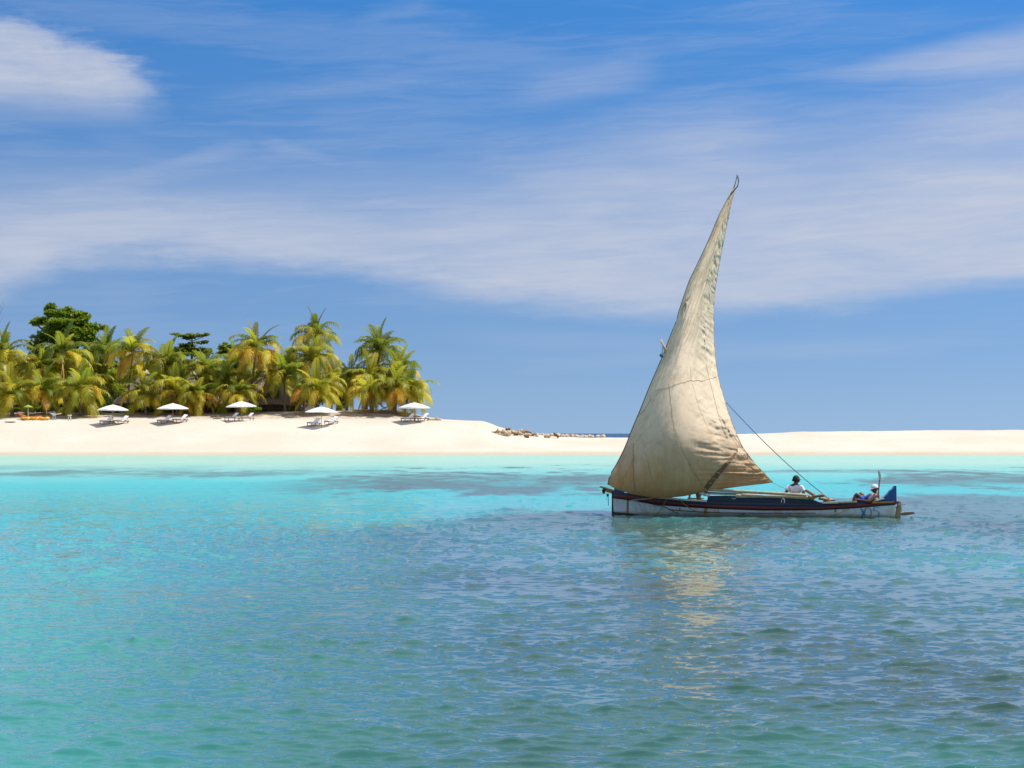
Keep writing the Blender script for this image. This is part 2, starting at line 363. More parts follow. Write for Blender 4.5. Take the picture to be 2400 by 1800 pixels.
# streaks near the beach
edge = lambda d, w: sst(d, -w, w)
mA = edge(7 - np.abs(PY - (1112 - 0.006 * PX)) + s2 * 10, 5) * sst(PX, -400, 100) * (1 - sst(PX, 500, 1000)) * 0.75
mA2 = edge(4 - np.abs(PY - 1098) + s2 * 8, 4) * (1 - sst(PX, 300, 800)) * 0.25
topA = np.interp(PX, [560, 700, 850, 1000, 1470, 1600], [1136, 1124, 1116, 1105, 1101, 1100]); botA = np.interp(PX, [560, 700, 850, 1470, 1600], [1148, 1156, 1159, 1152, 1150])
mB = edge(np.minimum(PY - topA, botA - PY) + s2 * 22 - 1, 7) * sst(PX + n1 * 300, 520, 900) * (1 - sst(PX, 1440, 1540))
topB = np.interp(PX, [1930, 2040, 2120, 2400, 2800], [1131, 1127, 1110, 1104, 1100]); botB = np.interp(PX, [1930, 2040, 2120, 2400, 2800], [1133, 1136, 1142, 1146, 1146])
mC = edge(np.minimum(PY - topB, botB - PY) + s2 * 16, 6) * sst(PX, 1900, 1980)
mD = edge(2.0 - np.abs(PY - 1105) + s2 * 5, 3) * sst(PX, 1600, 1750) * 0.8
brk = 0.55 + 0.45 * sst(n3 + n2, -0.25, 0.15)
for mk in (mA, mA2, mB, mC, mD): body = lay(body, mk * 0.86 * brk, REEF)
# main sea-grass meadow around and in front of the boat
edgeP = np.interp(PX, [-200, 0, 300, 600, 900, 1200, 1450, 1700, 1950, 2120, 2400, 2800], [1330, 1300, 1272, 1244, 1222, 1207, 1201, 1190, 1172, 1162, 1160, 1158])
soft = np.interp(PX, [0, 600, 1200, 2400], [70, 45, 16, 9])
mG = sst(PY - edgeP + s2 * 26, -soft, soft) * np.interp(PX, [-200, 150, 700, 1200, 2400], [0.0, 0.15, 0.70, 1.0, 1.0])
mG = mG * (1 - 0.4 * sst(PY, 1600, 1900) * sst(PX, 1500, 2100)) * (0.84 + 1.0 * n1 + 0.7 * n2)
mG = mG * (1 - 0.35 * np.exp(-((PY - 1320) / 45) ** 2) * sst(PX, 800, 1300))
body = lay(body, mG, GRASS + np.clip(1 - (PY - 1160) / 260, 0, 1)[..., None] * (REEF - GRASS) * 0.55)
# open ocean beyond the spit
body = lay(body, sst(YY, 195, 240), AQUA * 0.35 + TURQ * 0.5)
body = lay(body, sst(YY, 420, 900), OCEAN)
body = np.clip(body, 0.002, 1)
chop = 0.05 + 0.30 * sst(YY, 30, 95)          # ripples finer than the mesh, as surface roughness

m, N = new_mat('lagoon_water'); pos = N.n('ShaderNodeNewGeometry').outputs['Position']; wxs, wys, wzs = N.sep(pos)
at_ = N.n('ShaderNodeAttribute', attribute_name='seabed')
rp = N.n('ShaderNodeVectorRotate', rotation_type='Z_AXIS'); N.put(rp.inputs[0], pos); rp.inputs['Angle'].default_value = 0.12
mp = N.n('ShaderNodeMapping'); N.put(mp.inputs[0], rp.outputs[0]); mp.inputs['Scale'].default_value = (0.55, 1.0, 1.0)
h = N.add(N.mul(N.noise(mp.outputs[0], 4.2, 3.0, 0.55, 0.3), N.add(N.step(wys, 15.0, 48.0, 0.005, 0.022), N.step(wys, 60.0, 100.0, 0.0, 0.014))), N.mul(N.noise(mp.outputs[0], 15.0, 3.0, 0.6), 0.0034))
mid2 = N.m('POWER', N.noise(mp.outputs[0], 1.1, 3.0, 0.55, 0.2), 2.0)
h = N.add(h, N.mul(mid2, N.step(wys, 50.0, 110.0, 0.0, 0.28)))        # the longer wavelets where the mesh is too coarse for them
b = N.n('ShaderNodeBsdfPrincipled'); N.put(b.inputs['Base Color'], at_.outputs['Color'])
N.put(b.inputs['Roughness'], at_.outputs['Alpha']); b.inputs['IOR'].default_value = 1.333; b.inputs['Specular IOR Level'].default_value = 0.5
bn = N.bump(h, 1.0, 1.0); N.put(b.inputs['Normal'], bn); N.put(b.inputs['Coat Normal'], bn)
N.put(b.inputs['Coat Weight'], N.step(at_.outputs['Alpha'], 0.05, 0.10, 0.50, 0.0)); N.put(b.inputs['Coat Roughness'], at_.outputs['Alpha']); b.inputs['Coat IOR'].default_value = 1.333
out(N, b.outputs[0]); WATER = m
wo = grid_mesh('lagoon_water', XX + ox, YY + oy, zw, WATER)
ca = wo.data.color_attributes.new('seabed', 'FLOAT_COLOR', 'POINT')
ca.data.foreach_set('color', np.concatenate([body, chop[..., None]], -1).astype(np.float32).ravel())
tag(wo, 'rippled turquoise lagoon with darker sea grass patches', kind='structure')

# ================================================================== outrigger sailing canoe
def Yb(px): return 49.9 + (px - 1440) / 660.0 * (48.0 - 49.9)         # near side of the hull: the stern is closer
BO = at(1770, 1212, Yb(1770) + 0.4); BO.z = 0.0                       # boat origin on the water
def bp(px, py, off=0.0): return at(px, py, Yb(px) + off) - BO          # boat-local point, off = metres behind the hull's near side
def zof(px, py): return CAM_H + (HOR - py) * Yb(px) / FPX
boat = empty('sailing_canoe', BO)
tag(boat, 'weathered blue and white wooden sailing canoe with one patched beige sail on the lagoon', 'boat')

def painted(name, c, wear, stain, scale=2.5, amt=0.5, rough=0.55, low=None):
    """old boat paint: flaking, streaked vertically, rust coloured near the water line"""
    m, N = new_mat(name); tc = N.n('ShaderNodeTexCoord').outputs['Object']; x, y, z = N.sep(tc)
    st = N.vec(N.mul(x, 1.0), y, N.mul(z, 0.25))
    n_a = N.noise(st, scale * 2.2, 6.0, 0.7); n_b = N.noise(tc, scale, 5.0, 0.6); n_c = N.noise(N.vec(N.mul(x, 0.4), y, N.mul(z, 3.0)), scale * 4, 4.0, 0.6)
    col = N.mix(N.mul(N.step(n_a, 0.48, 0.72), amt), (*c, 1), (*wear, 1))
    col = N.mix(N.mul(N.step(n_b, 0.5, 0.7), amt * 0.8), col, (*stain, 1))
    if low is not None:
        col = N.mix(N.step(N.add(z, N.mul(N.sub(n_a, 0.5), 0.16)), 0.02, 0.15, 0.85, 0.0), col, (*low, 1))
    b = N.n('ShaderNodeBsdfPrincipled'); N.put(b.inputs['Base Color'], col); b.inputs['Roughness'].default_value = rough
    N.put(b.inputs['Normal'], N.bump(N.add(n_c, N.mul(n_a, 0.4)), 0.5, 0.012)); out(N, b.outputs[0]); return m
P_WHITE = painted('old_white_paint', (0.66, 0.74, 0.75), (0.46, 0.48, 0.42), (0.48, 0.29, 0.08), 2.2, 0.72, 0.5, (0.20, 0.20, 0.10))
P_NAVY = painted('navy_paint', (0.010, 0.022, 0.055), (0.03, 0.035, 0.045), (0.02, 0.02, 0.02), 2.5, 0.5, 0.45)
P_BLUE = painted('blue_paint', (0.018, 0.085, 0.30), (0.02, 0.05, 0.16), (0.03, 0.06, 0.12), 3.0, 0.5, 0.45)
P_RED = painted('red_paint', (0.20, 0.022, 0.016), (0.10, 0.02, 0.015), (0.25, 0.06, 0.03), 3.0, 0.5, 0.5)
P_BROWN = simple('bottom_paint', (0.06, 0.025, 0.018), (0.10, 0.06, 0.03), 5, 0.7)
WOOD = simple('bleached_pole_wood', (0.52, 0.42, 0.30), (0.36, 0.27, 0.17), 9, 0.75, 0.006, 20, stretch=(1, 1, 1))
BAMBOO = simple('yellow_bamboo', (0.50, 0.32, 0.08), (0.36, 0.20, 0.05), 7, 0.5)
DARKWOOD = simple('dark_wet_wood', (0.09, 0.055, 0.03), (0.17, 0.10, 0.05), 9, 0.65, 0.006, 20)
BROWNWOOD = simple('brown_wood', (0.20, 0.09, 0.04), (0.30, 0.15, 0.07), 9, 0.6)
PLANK = simple('pale_plank', (0.74, 0.66, 0.54), (0.58, 0.48, 0.35), 6, 0.7, 0.004, 20)
OCHRE = simple('ochre_timber', (0.46, 0.24, 0.03), (0.28, 0.19, 0.07), 6, 0.65)
ROPE = simple('hemp_rope', (0.45, 0.31, 0.17), (0.30, 0.19, 0.09), 30, 0.9)
ROPE_O = simple('orange_rope', (0.50, 0.20, 0.06), (0.36, 0.16, 0.07), 30, 0.9)
ROPE_B = simple('blue_grey_rope', (0.12, 0.20, 0.26), (0.08, 0.13, 0.18), 30, 0.9)
WHITE_ROPE = simple('white_rope', (0.7, 0.68, 0.68), (0.55, 0.53, 0.52), 30, 0.9)
BLACK = simple('dark_rag', (0.025, 0.025, 0.02), (0.06, 0.05, 0.03), 20, 0.9)

# hull rows in photo pixels: px, gunwale, red top, red bottom, white top
HR = [(1437, 1153, 1159.5, 1166, 1167.5), (1460, 1155, 1161, 1168, 1170.5), (1490, 1158, 1164, 1171.5, 1174.5), (1530, 1163.5, 1170, 1178.5, 1182), (1560, 1166.5, 1174, 1181.5, 1185),
      (1600, 1170.5, 1180, 1185, 1188), (1655, 1174.5, 1183, 1189, 1191.5), (1720, 1177, 1186, 1192, 1194.5), (1790, 1179, 1188, 1194, 1196.5), (1860, 1180, 1188.6, 1194, 1196.5),
      (1930, 1180, 1188, 1193.5, 1195.5), (1960, 1179.5, 1185.5, 1191.5, 1193.8), (2000, 1178.3, 1183, 1189, 1191.5), (2030, 1177.2, 1180.5, 1186.5, 1189), (2060, 1175.8, 1177.5, 1183.0, 1186), (2085, 1174.5, 1176, 1180.5, 1184.5), (2099, 1174, 1175, 1179, 1183)]
def beam(px):                                    # half beam at the gunwale
    t = (px - 1437) / (2099 - 1437); return 0.06 + 0.36 * max(0.0, math.sin(math.pi * min(max(t, 0), 1) ** 0.92)) ** 0.75 + 0.05 * t
def hrow(px): return [float(np.interp(px, [r[0] for r in HR], [r[k] for r in HR])) for k in range(1, 5)]
def section(px):
    g, rt, rb, wt_ = hrow(px); hb = beam(px); yc = Yb(px) + 0.42
    zg, zrt, zrb, zw_ = [CAM_H + (HOR - q) * (yc - hb) / FPX for q in (g, rt, rb, wt_)]
    return yc, hb, zg, zrt, zrb, zw_
stn = list(np.linspace(1437, 2099, 60))
def strip(name, rows_fn, mat, parent=boat, close=False):
    """rows_fn(px) -> list of (half breadth, z) for one side; mirrored to both sides"""
    mb = MB(); secs = []
    for px in stn:
        yc, hb, *_ = section(px); prof = rows_fn(px)
        x0 = (px - 1200) * (yc - hb) / FPX
        near = [Vector((x0, yc - w, z)) - BO for w, z in prof]; farr = [Vector((x0, yc + w, z)) - BO for w, z in prof]
        secs.append((near, farr))
    for side in (0, 1):
        n = len(secs[0][0]); vs = [p for s in secs for p in s[side]]
        fs = []
        for i in range(len(secs) - 1):
            for k in range(n - 1):
                q = (i * n + k, i * n + k + 1, (i + 1) * n + k + 1, (i + 1) * n + k); fs.append(q if side == 0 else q[::-1])
        mb.addm(vs, fs)
    for e in (0, len(secs) - 1):                 # close bow and stern
        a, b_ = secs[e]; n = len(a); mb.addm(a + b_, [(k, k + 1, n + k + 1, n + k) for k in range(n - 1)])
    return mb.build(name, mat, parent)
def wh(px, z):                                   # half breadth at height z (flare)
    yc, hb, zg, *_ = section(px); t = min(max((z + 0.25) / (zg + 0.25), 0), 1); return hb * (0.25 + 0.75 * t ** 0.55)
def low_prof(px):
    yc, hb, zg, zrt, zrb, zw_ = section(px)
    zs = [-0.30, -0.2, -0.1, 0.0, zw_ * 0.3, zw_ * 0.65, zw_]
    return [(wh(px, z), z) for z in zs]
hull = strip('hull', low_prof, P_WHITE)
def band(za, zb, outset, n=3):
    def f(px):
        s = section(px); a, b_ = za(s), zb(s)
        r = [(wh(px, a + (b_ - a) * k / n) + outset, a + (b_ - a) * k / n) for k in range(n + 1)]
        return [(r[0][0] - outset - 0.01, r[0][1])] + r + [(r[-1][0] - outset - 0.03, r[-1][1])]
    return f
strip('topside_strake', band(lambda s: s[5] - 0.004, lambda s: s[2], 0.006), P_NAVY)
strip('red_stripe', band(lambda s: s[4], lambda s: s[3], 0.012), P_RED)
# inside of the hull and floor, one thwart per metre
def inner(px):
    s = section(px); return [(max(wh(px, s[2]) - 0.035, 0.01), s[2] - 0.002), (max(wh(px, 0.1) - 0.03, 0.01), 0.10), (0.0, 0.06)]
strip('hull_lining', inner, DARKWOOD)
for px in (1510, 1570, 1700, 1780, 1930, 2020):
    s = section(px); z = s[2] - 0.06; w = wh(px, z) - 0.02; x0 = (px - 1200) * (s[0] - s[1]) / FPX
    MB().box(Vector((x0, s[0], z)) - BO, (0.16, 2 * w, 0.025)).build('thwart', WOOD, boat, False)
# bottom paint at the forefoot
def fore(px):
    t = max(0.0, 1 - (px - 1437) / 75.0); z1 = 0.012 + 0.075 * t
    return [(wh(px, -0.25) + 0.004, -0.25), (wh(px, 0.0) + 0.004, 0.0), (wh(px, z1) + 0.004, z1)]
sv = stn; stn = list(np.linspace(1437, 1512, 12)); strip('bottom_paint', fore, P_BROWN); stn = sv
# stem and stern posts
mb = MB(); s = section(1437); x0 = (1437 - 1200) * (s[0] - s[1]) / FPX
mb.prism([Vector((x0 - 0.04, s[0] - 0.05, -0.3)) - BO, Vector((x0 + 0.05, s[0] - 0.05, -0.3)) - BO, Vector((x0 + 0.03, s[0] - 0.05, s[2] + 0.01)) - BO, Vector((x0 - 0.035, s[0] - 0.05, s[2] + 0.01)) - BO], (0, 0.10, 0))
mb.build('stem_post', P_NAVY, boat, False)
# bow block: dark blue wedge on the stem head
mb = MB(); mb.prism([bp(1440, 1137.5, 0.36), bp(1447, 1139, 0.36), bp(1464, 1153, 0.36), bp(1463, 1157, 0.36), bp(1440, 1154, 0.36)], (0, 0.13, 0)); mb.build('bow_block', P_BLUE, boat, False)
# stern fin with pale trim
fin = [(2060, 1174), (2066, 1169.5), (2074, 1164), (2082, 1156.5), (2087, 1150), (2093, 1145.5), (2098, 1139), (2101, 1138.5), (2101.5, 1175.5), (2060, 1178)]
mb = MB(); mb.prism([bp(x, y, 0.30) for x, y in fin], (0, 0.20, 0)); f = mb.build('stern_fin', P_BLUE, boat, False)
mb = MB(); mb.tube([bp(x, y - 0.6, 0.40) for x, y in fin[:8]], 0.030, 5, True, 0.5); mb.build('fin_trim', PLANK, f, False)
mb = MB(); mb.box(bp(2080, 1178.2, 0.38), (0.62, 0.24, 0.05), Matrix.Rotation(math.radians(-3), 3, 'Y')); mb.build('fin_stripe', P_RED, f, False)
# raised washboard amidships
wb = [(1657, 1174), (1660, 1162), (1700, 1161.5), (1800, 1166), (1893, 1168.5), (1905, 1171), (1926, 1179), (1926, 1184), (1790, 1182), (1660, 1179)]
mb = MB(); mb.prism([bp(x, y, 0.05) for x, y in wb], (0, 0.03, 0)); mb.build('washboard', P_NAVY, boat, False)
mb = MB(); mb.prism([bp(x, y, 0.72) for x, y in wb], (0, 0.03, 0)); mb.build('washboard', P_NAVY, boat, False)
# plank caps on the gunwale
def plank(p, q, w, h, mat=PLANK, off=0.02, name='gunwale_plank'):
    a, b_ = bp(p[0], p[1], off), bp(q[0], q[1], off); d = b_ - a; L = d.length; ang = math.atan2(d.z, d.x)
    yaw = math.atan2(d.y, d.x); M = Matrix.Rotation(yaw, 3, 'Z') @ Matrix.Rotation(-ang, 3, 'Y')
    return MB().box((a + b_) / 2, (L, w, h), M).build(name, mat, boat, False)
plank((1536, 1166.2), (1592, 1170.5), 0.07, 0.035); plank((1588, 1170.2), (1657, 1174.2), 0.09, 0.05); plank((1927, 1178), (1964, 1177.6), 0.10, 0.05)
plank((1962, 1177.3), (2008, 1175.9), 0.09, 0.045, WOOD); plank((2044, 1178.0), (2096, 1176.8), 0.05, 0.03, OCHRE, -0.02); plank((2048, 1174), (2072, 1168.5), 0.26, 0.035, PLANK, 0.3, 'stern_seat')
plank((1612, 1168.0), (1650, 1168.8), 0.16, 0.03, BROWNWOOD, 0.3, 'thwart'); plank((1930, 1174), (1958, 1173), 0.16, 0.04, BROWNWOOD, 0.25, 'thwart')
# poles lying along the side and the outrigger booms
def pole(name, pts, r, mat, off=0.0, n=8):
    o = off if isinstance(off, (list, tuple)) else [off] * len(pts)
    P = [bp(x, y, o[i]) for i, (x, y) in enumerate(pts)]
    Q = []
    for i in range(len(P) - 1):
        for k in range(4): Q.append(P[i].lerp(P[i + 1], k / 4))
    Q.append(P[-1]); rr = r if not isinstance(r, (list, tuple)) else [r[0] + (r[1] - r[0]) * i / (len(Q) - 1) for i in range(len(Q))]
    return MB().tube(Q, rr, n).build(name, mat, boat)
p = pole('side_pole', [(1577, 1143.5), (1680, 1149), (1800, 1155.5), (1890, 1161)], 0.042, WOOD, -0.10)
MB().tube([bp(1586, 1144, -0.10), bp(1593, 1144.4, -0.10)], 0.052, 10).build('lashing', BLACK, p)
pole('side_pole', [(1660, 1157), (1745, 1161)], 0.022, PLANK, -0.02); pole('side_pole', [(1738, 1159.5), (1795, 1161.5)], 0.022, PLANK, -0.04)
pole('side_pole', [(1640, 1154), (1740, 1158.5), (1800, 1163)], 0.03, BROWNWOOD, 0.06)
pole('rail_pole', [(1725, 1164), (1800, 1163.2), (1850, 1164.5), (1902, 1167.5)], [0.038, 0.05], WOOD, -0.03)
pole('spar', [(1548, 1165), (1602, 1157.5), (1640, 1153.5)], 0.020, BROWNWOOD, 0.2); pole('spar', [(1580, 1149), (1625, 1153), (1650, 1159)], 0.028, DARKWOOD, 0.12)
pole('spar', [(1476, 1173.5), (1530, 1167.5), (1552, 1164)], 0.016, WOOD, -0.03)
# outrigger: two booms reaching over the far side to a float
for px, py in ((1640, 1160), (1912, 1164)):
    a = bp(px, py, -0.08); b_ = a + Vector((0.05, 3.1, 0.10)); c_ = b_ + Vector((0.0, 0.30, -0.42))
    MB().tube([a, a.lerp(b_, 0.5) + Vector((0, 0, 0.06)), b_, c_], [0.045, 0.042, 0.035, 0.03], 8).build('outrigger_boom', BROWNWOOD, boat)
fa = bp(1600, 1160, 0) ; zf = -0.02 - BO.z
MB().tube([Vector((bp(1590, 1200).x, bp(1640, 1160).y + 3.3, 0.16)), Vector((bp(1640, 1160).x, bp(1640, 1160).y + 3.3, 0.05)), Vector((bp(1780, 1160).x, bp(1770, 1160).y + 3.3, 0.03)), Vector((bp(1930, 1160).x, bp(1912, 1164).y + 3.3, 0.05)), Vector((bp(1970, 1160).x, bp(1950, 1164).y + 3.3, 0.12))], [0.04, 0.09, 0.10, 0.09, 0.04], 10).build('outrigger_float', DARKWOOD, boat)
pole('boom_end', [(1903, 1164.5), (1932, 1160.8)], [0.035, 0.045], BROWNWOOD, -0.12)
# lashings, cloth bundles, ropes
def lump(name, px, py, r, mat, off=0.0, jit=0.5, par=boat): return MB().ball(bp(px, py, off), r, 9, 6, jit).build(name, mat, par)
for px, py, r in ((1645, 1156.5, (0.09, 0.08, 0.05)), (1652, 1159, (0.07, 0.07, 0.045)), (1660, 1161.5, (0.05, 0.05, 0.04))): lump('lashing', px, py, r, WHITE_ROPE, -0.05)
for px, py, r in ((1898, 1164.5, (0.06, 0.07, 0.055)), (1905, 1167, (0.07, 0.07, 0.05))): lump('lashing', px, py, r, ROPE, -0.08)
lump('cloth_bundle', 1930, 1169, (0.13, 0.12, 0.055), ROPE, 0.10); lump('cloth_bundle', 1943, 1171.3, (0.13, 0.10, 0.04), ROPE, 0.12); lump('blue_knot', 1941.5, 1168, 0.022, P_BLUE, 0.0)
lump('bow_lashing', 1415, 1151, (0.055, 0.06, 0.075), BLACK, 0.42, 0.5); lump('bow_lashing', 1424.5, 1160.5, (0.03, 0.03, 0.04), BLACK, 0.42, 0.5)
pole('bow_sprit', [(1406, 1140.5), (1420, 1144.5), (1444, 1152)], [0.026, 0.034], BAMBOO, 0.40); pole('bow_sprit', [(1417, 1148), (1444, 1156.5)], 0.042, WOOD, 0.46)
def rope(pts, r, mat, off=0.0, name='rope'): 
    o = off if isinstance(off, (list, tuple)) else [off] * len(pts)
    return MB().tube([bp(x, y, o[i]) for i, (x, y) in enumerate(pts)], r, 5).build(name, mat, boat)
rope([(1422, 1157), (1422.5, 1173)], 0.006, ROPE_B, 0.42); rope([(1425.5, 1163), (1426, 1185)], 0.010, ROPE_B, 0.42)
rope([(1563.5, 1168), (1559, 1176), (1552.5, 1189), (1544, 1200), (1531, 1208)], 0.011, ROPE_O, [-0.02, -0.03, -0.02, 0.06, 0.12])
rope([(1592, 1170), (1602, 1180), (1614, 1190), (1640, 1203), (1668, 1209.5)], 0.012, ROPE_O, [-0.06, -0.08, -0.06, 0.0, 0.02])
rope([(1493, 1166), (1497, 1180), (1507, 1198)], 0.006, ROPE_O, 0.14)
pole('dark_stick', [(1528, 1182), (1556, 1187), (1570, 1194), (1590, 1204.5)], [0.014, 0.010], DARKWOOD, [0.05, 0.0, 0.02, 0.06])
pole('rubbing_strake', [(1566, 1194), (1590, 1196.5), (1640, 1199.5), (1684, 1201.5), (1740, 1202.5), (1790, 1202.7), (1830, 1202.6), (1880, 1202.8), (1912, 1202.6)], [0.017, 0.010], DARKWOOD, [0.03, 0.02, 0.01, 0, 0, 0, 0, 0, 0])
pole('dark_stick', [(1683, 1194), (1685, 1201.5)], 0.010, DARKWOOD, -0.01); pole('dark_stick', [(1746, 1203), (1727, 1211)], [0.012, 0.016], DARKWOOD, 0.0)
for px, a, b_, w, off in ((1472.5, 1173, 1204, 0.055, 0.20), (1594, 1190, 1197, 0.035, 0.055), (1656, 1192, 1210, 0.125, 0.05), (1960, 1195, 1201, 0.05, 0.04)):
    z0 = zof(px, b_); z1 = zof(px, a); yc = Yb(px) + 0.42; mb = MB()
    x0 = bp(px, 1200).x; pr = [(-w / 2, z0), (w / 2, z0), (w / 2, z1), (-w / 2, z1)]
    mb.prism([Vector((x0 + dx_, yc - wh(px, z) - 0.012 - BO.y, z)) for dx_, z in pr], (0, 0.02, 0)); mb.build('hull_rib', OCHRE, boat, False)
rope([(1990, 1193), (1965, 1203), (1938, 1213)], 0.012, OCHRE, [-0.01, 0.02, 0.06], 'rust_streak_batten')
# loop of white rope and a pale hook on the washboard
mb = MB(); mb.tube([bp(1835 + 3.6 * math.sin(a), 1175.5 - 6.8 * math.cos(a), 0.02) for a in np.linspace(0, 2 * math.pi, 17)], 0.012, 6, False); mb.build('rope_loop', WHITE_ROPE, boat)
mb = MB(); mb.tube([bp(1716, 1165.5, 0.02), bp(1717, 1168.5, 0.02), bp(1722, 1169, 0.02), bp(1724, 1166.5, 0.02)], 0.015, 6); mb.build('rope_hook', WHITE_ROPE, boat)
# painted number near the stern
def stroke(name, pts, w, mb):
    P = []
    for x, y in pts:
        z = zof(x, y); P.append(Vector((bp(x, y).x, Yb(x) + 0.42 - wh(x, z) - 0.006 - BO.y, z)))
    mb.tube(P, w, 6, True, 0.35)
mb = MB()
stroke('n', [(2019.5, 1190.5), (2023, 1196), (2027, 1202), (2026, 1208), (2023, 1214)], 0.030, mb); stroke('n', [(2033, 1190.5), (2030, 1196), (2027, 1202)], 0.018, mb)
stroke('n', [(2038 + 8.0 * math.sin(a), 1202 - 11.5 * math.cos(a)) for a in np.linspace(0, 2 * math.pi, 19)], 0.013, mb)
stroke('n', [(2064, 1190), (2053.5, 1189.5), (2050.5, 1198), (2056, 1197), (2062, 1199), (2065.5, 1204), (2064, 1210), (2059, 1213), (2054, 1213.5)], 0.015, mb)
mb.build('painted_number', simple('faded_blue_lettering', (0.06, 0.24, 0.44), (0.12, 0.32, 0.46), 14, 0.6), boat)
# rudder, tiller cross piece and steering paddle
def slab(name, outline, thick, mat, off): return MB().prism([bp(x, y, off) for x, y in outline], (0, thick, 0)).build(name, mat, boat, False)
slab('rudder', [(2078.5, 1187), (2098, 1189), (2093, 1216.5), (2080, 1216.5)], 0.07, OCHRE, 0.36)
slab('rudder_post', [(2104, 1182), (2112, 1183), (2111, 1216.5), (2096, 1216.5), (2101, 1198)], 0.09, simple('grey_post', (0.34, 0.30, 0.20), (0.42, 0.25, 0.06), 6, 0.7), 0.40)
slab('rudder_cross_piece', [(2096, 1177.8), (2108, 1179.5), (2123, 1181.5), (2121, 1183.6), (2106, 1183.2), (2096, 1180.4)], 0.10, WHITE_ROPE, 0.38)
lump('red_knot', 2110, 1178.3, (0.03, 0.03, 0.022), P_RED, 0.42); rope([(2112, 1183), (2113.5, 1199)], 0.012, PLANK, 0.40); rope([(2098, 1190), (2104, 1189)], 0.014, P_RED, 0.38)
slab('paddle_blade', [(2112, 1202.5), (2122, 1200.5), (2140, 1200), (2144.5, 1202), (2143, 1204.5), (2130, 1207), (2113, 1208.3)], 0.05, BROWNWOOD, 0.36)
# upright steering oar behind the man at the stern
mb = MB(); mb.tube([bp(2060, 1176, 0.5), bp(2059, 1150, 0.5), bp(2062, 1124, 0.5)], [0.016, 0.018, 0.020], 7); so2 = mb.build('oar_shaft', P_RED, boat)
mb = MB(); mb.prism([bp(2060, 1124.5, 0.48), bp(2064, 1124.5, 0.48), bp(2065, 1115, 0.48), bp(2062.5, 1106, 0.48), bp(2058.5, 1102, 0.48), bp(2059, 1113, 0.48)], (0, 0.03, 0)); mb.build('oar_blade', PLANK, so2, False)

# ---------------------------------------------------------------- rig
LUFF = [(1426, 1136), (1427, 1126), (1434, 1108), (1445, 1091), (1458, 1066), (1469, 1042), (1477, 1020), (1484, 1002), (1502, 960), (1526, 899), (1553, 837), (1568, 797), (1584, 756), (1599, 706), (1616, 657), (1638, 612), (1664, 556), (1685, 504), (1706, 464), (1720, 439)]
LEECH = [(1811, 1130), (1792, 1110), (1771, 1089), (1741, 1049), (1726, 1017), (1704, 958), (1694, 923), (1683, 884), (1678, 849), (1673, 798), (1673, 709), (1677, 669), (1690, 595), (1700, 545), (1710, 496), (1724, 441)]
FOOT = [(1426, 1136), (1445, 1147), (1480, 1158), (1520, 1164.5), (1560, 1167), (1600, 1163), (1640, 1155), (1687, 1146.5), (1740, 1139), (1791, 1133.5), (1811, 1130)]
def resample(P, n):
    P = np.array(P, float); d = np.r_[0, np.cumsum(np.hypot(*np.diff(P, axis=0).T))]; d /= d[-1]; t = np.linspace(0, 1, n)
    k = 4                                              # smooth a little so the outline has no corners
    X = np.interp(t, d, P[:, 0]); Y = np.interp(t, d, P[:, 1])
    for _ in range(k):
        X[1:-1] = (X[:-2] + 2 * X[1:-1] + X[2:]) / 4; Y[1:-1] = (Y[:-2] + 2 * Y[1:-1] + Y[2:]) / 4
    return np.stack([X, Y], -1)
NU, NV = 150, 300
u = np.linspace(0, 1, NU)[None, :]; v = np.linspace(0, 1, NV)[:, None]
Lc, Rc, Fc = resample(LUFF, NV), resample(LEECH, NV), resample(FOOT, NU); Tc = Lc[-1] + (Rc[-1] - Lc[-1]) * np.linspace(0, 1, NU)[:, None]
uu, vv = u[..., None], v[..., None]
SP = (1 - uu) * Lc[:, None] + uu * Rc[:, None] + (1 - vv) * Fc[None] + vv * Tc[None] - ((1 - uu) * (1 - vv) * Lc[0] + uu * (1 - vv) * Rc[0] + (1 - uu) * vv * Lc[-1] + uu * vv * Rc[-1])
SPX, SPY = SP[..., 0], SP[..., 1]
U2, V2 = np.broadcast_to(u, SPX.shape), np.broadcast_to(v, SPX.shape)
hz_ = (1150 - SPY) / 83.0                              # metres above the foot
hb_ = np.clip(hz_ / 8.8, 0, 1)
lean = 4.7 * hb_ ** 1.12                                # the yard rakes away from the camera
belly = 1.75 * np.sin(math.pi * np.clip(V2, 0, 1) ** 0.70) * np.sin(math.pi * np.clip(U2, 0, 1) ** 0.82) ** 0.9
hook = 0.35 * np.exp(-((V2 - 0.25) / 0.2) ** 2) * U2 ** 3
SY = lean - belly - hook + 2.1 * U2 * sst(hb_, 0.12, 0.5) * (1 - 0.62 * sst(hb_, 0.55, 1.0))
# wrinkles: gathered along the leech, folds behind the yard, slack pulled to the clew
wr = sst(U2, 0.50, 0.82)
q1 = fbm(U2 * 3.0 + 2, V2 * 46 + U2 * 5 + 2.0 * np.sin(V2 * 9), 61, 3) - 0.5; q2 = fbm(U2 * 6.0, V2 * 95 - U2 * 9, 62, 2) - 0.5
ridge = 1 - np.abs(q1) * 4
grp = 0.35 + 1.1 * fbm(V2 * 7 + 3, U2 * 2, 63, 2)
SY = SY - (0.12 + 0.09 * sst(V2, 0.35, 0.6)) * ridge * wr * grp * (0.35 + 0.65 * sst(0.97 - V2, 0.0, 0.2)) - 0.07 * q2 * wr
SY = SY - 0.17 * (fbm(U2 * 7, V2 * 16 - U2 * 10, 64, 4) - 0.5) * (0.4 + sst(V2, 0.25, 0.6)) 
lf = 1 - sst(U2, 0.05, 0.20)
SY = SY - 0.14 * (fbm(U2 * 46 - V2 * 5, V2 * 9, 65, 3) - 0.5) * lf * (1 - sst(V2, 0.55, 0.8))
